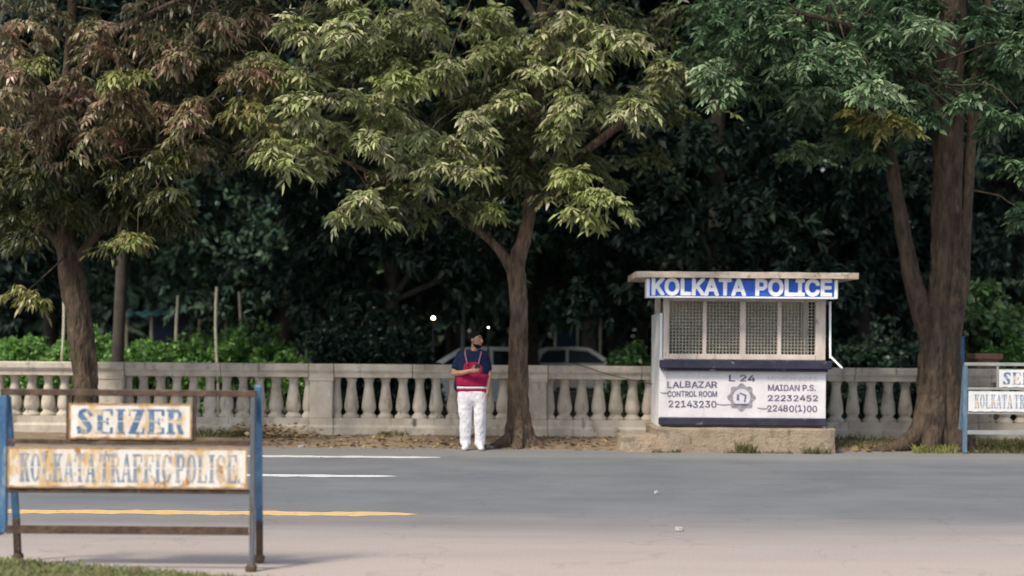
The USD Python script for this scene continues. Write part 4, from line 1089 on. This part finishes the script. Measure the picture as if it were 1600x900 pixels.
for i, (z, L) in enumerate(((1.188, 0.95), (1.172, 1.05), (1.155, 1.0), (1.138, 0.85))):
    fingL += chain([(0.052, -0.217, z, 0.0095), (0.052 + 0.040 * L, -0.232, z + 0.006, 0.009), (0.052 + 0.060 * L, -0.222, z + 0.003, 0.0085), (0.052 + 0.068 * L, -0.200, z, 0.0075)])
fingL += chain([(0.0, -0.21, 1.165, 0.013), (0.022, -0.228, 1.20, 0.011), (0.04, -0.235, 1.225, 0.009)])
palmR = [(ball((0.225, -0.06, 0.86), 0.024) + ball((0.222, -0.095, 0.785), 0.016) + ball((0.222, -0.045, 0.785), 0.016)).hull()]
fingR = []
for i, (y, L) in enumerate(((-0.098, 0.95), (-0.080, 1.05), (-0.062, 1.0), (-0.044, 0.82))):
    fingR += chain([(0.222, y, 0.785, 0.0095), (0.219, y - 0.003, 0.785 - 0.042 * L, 0.009), (0.212, y - 0.006, 0.785 - 0.072 * L, 0.008)])
fingR += chain([(0.220, -0.085, 0.845, 0.013), (0.214, -0.118, 0.81, 0.010), (0.210, -0.125, 0.78, 0.009)])
torso = [(ball((-0.12, 0, 1.34), 0.075) + ball((0.135, 0, 1.34), 0.075) + ball((-0.08, 0, 1.0), 0.085) + ball((0.10, 0, 1.0), 0.085)).hull(),
         (ball((-0.08, 0, 1.0), 0.085) + ball((0.10, 0, 1.0), 0.085) + ball((-0.085, 0, 0.87), 0.09) + ball((0.105, 0, 0.87), 0.09)).hull()]
legL = chain([(-0.085, 0, 0.86, 0.085), (-0.10, -0.02, 0.48, 0.055), (-0.085, 0.01, 0.09, 0.04), (-0.09, -0.06, 0.045, 0.03)])
legR = chain([(0.10, 0, 0.86, 0.085), (0.115, -0.015, 0.48, 0.055), (0.11, 0.015, 0.09, 0.04), (0.12, -0.055, 0.045, 0.03)])
obj("body", flesh([head, nose] + ears + neck + chain(armL) + chain(armR) + palmL + fingL + palmR + fingR + torso + legL + legR, 0.012, 6), M["skin"], per, smooth=True)
# hair, beard, eyes, mouth
cap = (ball(hp(-0.030, 0, 0.038), 0.093) + ball(hp(0.020, 0, 0.072), 0.068)).hull()
cap = cap - (ball(hp(0.126, 0, 0.0), 0.102) + ball(hp(0.10, 0, -0.17), 0.150)).hull() - m3.Manifold.cube([0.6, 0.6, 0.3], True).translate([float(x) for x in hp(0.0, 0, -0.195)])
hr = flesh([cap] + [ball(hp(0.062 - 0.03 * i, 0.03 * math.sin(i * 2), 0.112 + 0.010 * math.sin(i * 3)), 0.034) for i in range(5)], 0.012, 4)
hr.vertices += (meshkit.noise((hr.vertices - po) * 70, 4)[:, None] - 0.5) * 0.010
obj("hair", hr, M["hair"], per, smooth=True)
jaw = (ball(hp(0.045, 0.0, -0.066), 0.049) + ball(hp(0.058, 0, -0.094), 0.034) + ball(hp(0.012, 0, -0.062), 0.056)).hull() - (ball(hp(0.118, 0, -0.03), 0.045)) - m3.Manifold.cube([0.5, 0.5, 0.2], True).translate([float(x) for x in hp(0, 0, 0.048)])
obj("beard", flesh([jaw], 0.012, 3), M["hair"], per, smooth=True)
for s in (-1, 1):
    e = trimesh.creation.icosphere(2, 0.009); e.apply_translation(po + hp(0.083, s * 0.030, 0.022))
    obj("eye", e, M["eye"], per, smooth=True)
    obj("eyebrow", flesh([(ball(hp(0.094, s * 0.016, 0.045), 0.006) + ball(hp(0.082, s * 0.048, 0.046), 0.005)).hull()], 0.01, 1), M["hair"], per, smooth=True)
obj("mouth", flesh([(ball(hp(0.092, -0.02, -0.052), 0.006) + ball(hp(0.100, 0, -0.052), 0.008) + ball(hp(0.092, 0.02, -0.052), 0.006)).hull()], 0.01, 1), M["lip"], per, smooth=True)


def hullof(*s):
    return m3.Manifold.batch_boolean([ball(q[:3], q[3]) for q in s], m3.OpType.Add).hull()


def wrinkle(tm, amp, sc, seed):
    n = np.array(tm.vertex_normals)
    tm.vertices = tm.vertices + n * ((meshkit.fbm((tm.vertices - po) * np.array(sc), 3, seed) - 0.5) * 2 * amp)[:, None]
    return tm


shirt = [hullof((-0.13, 0, 1.345, 0.085), (0.145, 0, 1.345, 0.085), (0.02, 0, 1.40, 0.075), (-0.115, 0, 1.05, 0.105), (0.135, 0, 1.05, 0.105)),
         hullof((-0.115, 0, 1.05, 0.105), (0.135, 0, 1.05, 0.105), (-0.105, 0.01, 0.875, 0.105), (0.13, 0.01, 0.875, 0.105)),
         hullof((-0.165, 0, 1.36, 0.072), (-0.235, 0.015, 1.20, 0.068)), hullof((0.18, 0, 1.36, 0.072), (0.222, 0.015, 1.19, 0.066))]
obj("shirt", wrinkle(flesh([m3.Manifold.batch_boolean(shirt, m3.OpType.Add) - m3.Manifold.cube([2, 2, 0.2], True).translate([0, 0, 0.72]) - ball((0.035, -0.03, 1.515), 0.098)], 0.02, 6), 0.014, (9, 9, 7), 3), M["navycloth"], per, smooth=True)


def belt(z0, z1, grow, xa, xb, top=None):
    """A band of the jersey between two heights, a little proud of the shirt and cut to x between xa and xb."""
    g = [hullof((-0.125, 0, 1.30, 0.085 + grow), (0.14, 0, 1.30, 0.085 + grow), (-0.115, 0, 1.05, 0.105 + grow), (0.135, 0, 1.05, 0.105 + grow)),
         hullof((-0.115, 0, 1.05, 0.105 + grow), (0.135, 0, 1.05, 0.105 + grow), (-0.105, 0.01, 0.86, 0.105 + grow), (0.13, 0.01, 0.86, 0.105 + grow))]
    m = m3.Manifold.batch_boolean(g, m3.OpType.Add) ^ m3.Manifold.cube([float(xb - xa), 1.0, float(z1 - z0)], True).translate([float(xa + xb) / 2, 0, float(z0 + z1) / 2])
    return m


low = belt(0.915, 1.10, 0.010, -0.4, 0.4)
mid = belt(1.10, 1.31, 0.010, -0.13, 0.15) - m3.Manifold.cube([2, 1, 2], True).translate([0, 0.53, 1.0])
taper = m3.Manifold.hull_points(np.array([(x, y, z) for y in (-0.4, 0.3) for x, z in ((-0.26, 1.05), (0.28, 1.05), (-0.21, 1.12), (0.24, 1.12), (-0.075, 1.275), (0.095, 1.275))]))
obj("jersey_front", wrinkle(flesh([low, (mid ^ taper)], 0.02, 5), 0.014, (9, 9, 7), 3), M["magenta"], per, smooth=True)
obj("white_stripe", flesh([belt(0.885, 0.915, 0.012, -0.4, 0.4)], 0.02, 2), M["whitecloth"], per, smooth=True)
obj("jersey_hem", flesh([belt(0.842, 0.884, 0.012, -0.4, 0.4)], 0.02, 2), M["magenta"], per, smooth=True)
trou = [hullof((-0.10, 0.01, 0.85, 0.105), (0.125, 0.01, 0.85, 0.105), (-0.10, 0.0, 0.74, 0.108), (0.125, 0.0, 0.74, 0.108))]
for s, x0, x1, x2 in ((-1, -0.095, -0.098, -0.082), (1, 0.12, 0.125, 0.115)):
    trou += [hullof((x0, 0, 0.76, 0.108), (x1, -0.02, 0.48, 0.088)), hullof((x1, -0.02, 0.48, 0.088), (x2, 0.01, 0.10, 0.076)), hullof((x2, 0.01, 0.12, 0.077), (x2, 0.0, 0.09, 0.080))]
obj("trousers", wrinkle(flesh([m3.Manifold.batch_boolean(trou, m3.OpType.Add) - m3.Manifold.cube([2, 2, 0.1], True).translate([0, 0, 0.00]) - m3.Manifold.cube([2, 2, 0.2], True).translate([0, 0, 0.955])], 0.02, 6), 0.024, (9, 9, 4.5), 8), M["whitecloth"], per, smooth=True)
for x, tx in ((-0.082, -0.10), (0.115, 0.14)):
    sh = hullof((x, 0.06, 0.045, 0.043), (x, 0.0, 0.07, 0.045), (tx, -0.12, 0.04, 0.040), (tx - 0.01, -0.16, 0.034, 0.033), (tx + 0.015, -0.15, 0.034, 0.033)) - m3.Manifold.cube([2, 2, 0.2], True).translate([0, 0, -0.098])
    sp = obj("shoe", flesh([sh], 0.015, 3), M["whitecloth"], per, smooth=True)
ph = bx(0.045, 0.115, -0.245, -0.236, 1.15, 1.255, 0.003); ph.apply_translation(po)
ph.apply_transform(trimesh.transformations.rotation_matrix(0.5, [1, 0, 0], po + np.array([0.08, -0.24, 1.2])))
obj("phone", ph, M["phone"], label="black phone in the person's raised hand", cat="phone")
bag = thing("backpack", po + np.array([0, 0.2, 0.95]), "navy backpack with pink shoulder straps on the person's back", "backpack")
obj("pack_body", wrinkle(flesh([hullof((-0.15, 0.21, 1.28, 0.06), (0.15, 0.21, 1.28, 0.06), (-0.20, 0.22, 0.90, 0.08), (0.15, 0.22, 0.90, 0.08))], 0.03, 4), 0.01, (8, 8, 8), 6), M["navycloth"], bag, smooth=True)
for s in (-1, 1):
    x = 0.01 + s * 0.115
    pts = [(x + s * 0.01, 0.15, 1.33), (x + s * 0.005, 0.08, 1.425), (x, 0.0, 1.442), (x, -0.075, 1.40), (x - s * 0.02, -0.112, 1.31), (x - s * 0.035, -0.122, 1.245)]
    S = spline(np.array(pts), 5)
    segs = [bar(po + a, po + b, 0.012 if False else 0.045, 0.012, up=(1, 0, 0)) for a, b in zip(S[:-1], S[1:])]
    st_ = []
    for a, b in zip(S[:-1], S[1:]):
        dvec = norm(b - a)
        nrm = norm(np.cross(np.array([1.0, 0, 0]), dvec))
        q = [p_ + np.array([sx * 0.010, 0, 0]) + nrm * sn * 0.006 for p_ in (a - dvec * 0.003, b + dvec * 0.003) for sx in (-1, 1) for sn in (-1, 1)]
        st_.append(trimesh.convex.convex_hull(np.array(q) + po))
    obj("strap", cat_(st_), M["pinkcloth"], bag)

# ------------------------------------------------------------------ ground clutter
def scrap(px, py, w, label, zf=0.0, dark=False):
    rg = np.random.default_rng(px)
    p = onground(px, py, zf)
    if py < 712:
        p[2] = float(verge_z(np.array([p[0]]), np.array([max(p[1], ROAD_EDGE - 0.3)]))[0]) if p[1] > ROAD_EDGE - 0.3 else 0.0
    a = np.linspace(0, 2 * np.pi, 9)[:-1]
    top = np.column_stack([w * (0.7 + 0.5 * rg.random(8)) * np.cos(a) / 2, w * (0.5 + 0.5 * rg.random(8)) * np.sin(a) / 2, 0.012 + 0.03 * rg.random(8)])
    low_ = top * np.array([1.02, 1.02, 0.15])
    m = trimesh.convex.convex_hull(np.vstack([top, low_, [[0, 0, 0.05]]])) if dark else trimesh.Trimesh(
        np.vstack([top + p, [[p[0], p[1], p[2] + 0.035]], low_ + p]),
        np.vstack([[(8, i, (i + 1) % 8) for i in range(8)], [(i, 9 + i, 9 + (i + 1) % 8) for i in range(8)], [(i, 9 + (i + 1) % 8, (i + 1) % 8) for i in range(8)]]), process=False)
    if dark:
        m.apply_translation(p)
    obj("pebble" if dark else "paper_scrap", m, M["stonebit"] if dark else M["paper"], smooth=False, label=label, cat="stone" if dark else "litter", group=None if dark else "litter on the road and verge")


scrap(470, 699, 0.10, "white paper scrap on the verge left of the person")
scrap(766, 701, 0.12, "yellowed paper scrap beside the person's shoes")
scrap(1025, 772, 0.05, "small white scrap on the road below the broken step")
scrap(1060, 830, 0.065, "white scrap lying nearest the camera on the bare road")
scrap(1141, 706, 0.07, "white scrap at the foot of the kiosk plinth")
scrap(212, 899, 0.09, "dark stone on the road under the near barricade", dark=True)

rng = np.random.default_rng(41)
n = 1500
px = rng.uniform(380, 1600, n); yy = ROAD_EDGE - 0.15 + rng.random(n) ** 0.8 * 1.25
xx_ = (px - 800) / F * yy
heap = rng.random(n) < 0.22
xx_[heap] = at(424, 680, 21.6)[0] + rng.normal(size=heap.sum()) * 0.32; yy[heap] = 21.65 + 0.14 * rng.normal(size=heap.sum())
zz_ = verge_z(xx_, yy) + 0.012 + np.where(heap, 0.16 * rng.random(n) ** 1.5, 0)
P = np.column_stack([xx_, yy, zz_])
v, f, c = leaves(P, np.column_stack([rng.normal(size=n), rng.normal(size=n), 0.15 * rng.random(n)]), rng, k=1, length=(0.05, 0.12), wid=0.5, droop=0.05, spread=0.1, stem=0.0,
                 col=palette(rng, n, [(0.26, 0.16, 0.08), (0.36, 0.25, 0.13), (0.18, 0.11, 0.06), (0.42, 0.33, 0.17)]))
obj("fallen_leaves", trimesh.Trimesh(v, f, process=False), M["leaf"], tint=c, label="dry brown leaves scattered over the dirt verge", cat="fallen leaves", kind="stuff")


def blades(P, rng, h, cols, w=0.008, lean=0.5):
    n = len(P)
    a = rng.uniform(0, 2 * np.pi, n)
    s = np.column_stack([np.cos(a), np.sin(a), np.zeros(n)]) * w * rng.uniform(0.6, 1.4, (n, 1))
    hh = rng.uniform(*h, (n, 1))
    l = np.column_stack([rng.normal(size=n), rng.normal(size=n), np.zeros(n)]) * lean * hh
    up = np.array([0, 0, 1.0])
    v = np.stack([P - s, P + s, P + l * 0.35 + up * hh * 0.6 + s * 0.7, P + l * 0.35 + up * hh * 0.6 - s * 0.7, P + l + up * hh * 0.95], 1).reshape(-1, 3)
    b = (np.arange(n) * 5)[:, None, None]
    f = (b + np.array([[0, 1, 2], [0, 2, 3], [3, 2, 4]])[None]).reshape(-1, 3)
    return v, f, np.repeat(palette(rng, n, cols), 5, 0)


parts = []
for px0, px1, y0, y1, n, h, cols in [(1020, 1065, 20.22, 20.34, 70, (0.02, 0.08), 0), (1150, 1182, 20.24, 20.34, 110, (0.04, 0.22), 0), (1130, 1240, 20.22, 20.33, 120, (0.02, 0.07), 0), (1255, 1300, 20.22, 20.34, 110, (0.03, 0.13), 0),
                                     (1428, 1498, 20.5, 20.9, 330, (0.04, 0.18), 1), (1515, 1640, 20.6, 21.6, 900, (0.04, 0.14), 0), (590, 640, 21.9, 22.0, 90, (0.04, 0.1), 0), (140, 420, 21.5, 21.95, 900, (0.05, 0.16), 0), (1300, 1400, 20.9, 21.8, 350, (0.04, 0.12), 0)]:
    yv = rng.uniform(y0, y1, n)
    xv = (rng.uniform(px0, px1, n) - 800) / F * yv
    zv = np.where(yv > ROAD_EDGE - 0.3, verge_z(xv, yv), 0.0) - 0.005
    parts.append(blades(np.column_stack([xv, yv, zv]), rng, h, [[(0.08, 0.10, 0.035), (0.12, 0.13, 0.05), (0.16, 0.14, 0.07)], [(0.22, 0.24, 0.06), (0.14, 0.17, 0.05), (0.28, 0.24, 0.10)]][cols], 0.009))
m, tint = join(parts)
obj("weeds", m, M["grass"], tint=tint, label="small weeds growing along the verge and the kiosk plinth", cat="weeds", kind="stuff")

# near grassy edge at the bottom left, under the barricade
edge = lambda x: 9.36 - 0.40 * (x + 3.30)
xs = np.linspace(-9, 1.0, 60)
n = 26000
xv = rng.uniform(-5.5, -1.2, n)
yv = edge(xv) - rng.random(n) ** 1.3 * 1.6 + 0.05 * rng.normal(size=n)
V = [(x, edge(x) + 0.05 * math.sin(x * 7) + 0.03 * math.sin(x * 19), 0.004) for x in xs] + [(x, -2.0, 0.004) for x in xs]
Fc = []
for i in range(len(xs) - 1):
    Fc += [(i, len(xs) + i, i + 1), (i + 1, len(xs) + i, len(xs) + i + 1)]
obj("near_verge", trimesh.Trimesh(np.array(V), np.array(Fc), process=False), M["dirt"], smooth=False, kind="structure")
v, f, c = blades(np.column_stack([xv, yv, np.full(n, 0.0)]), rng, (0.015, 0.05), [(0.17, 0.22, 0.07), (0.24, 0.26, 0.11), (0.33, 0.30, 0.18), (0.13, 0.17, 0.06)], 0.005, 0.7)
obj("grass", trimesh.Trimesh(v, f, process=False), M["grass"], tint=c, label="short grass at the near left corner under the barricade", cat="grass", kind="stuff")
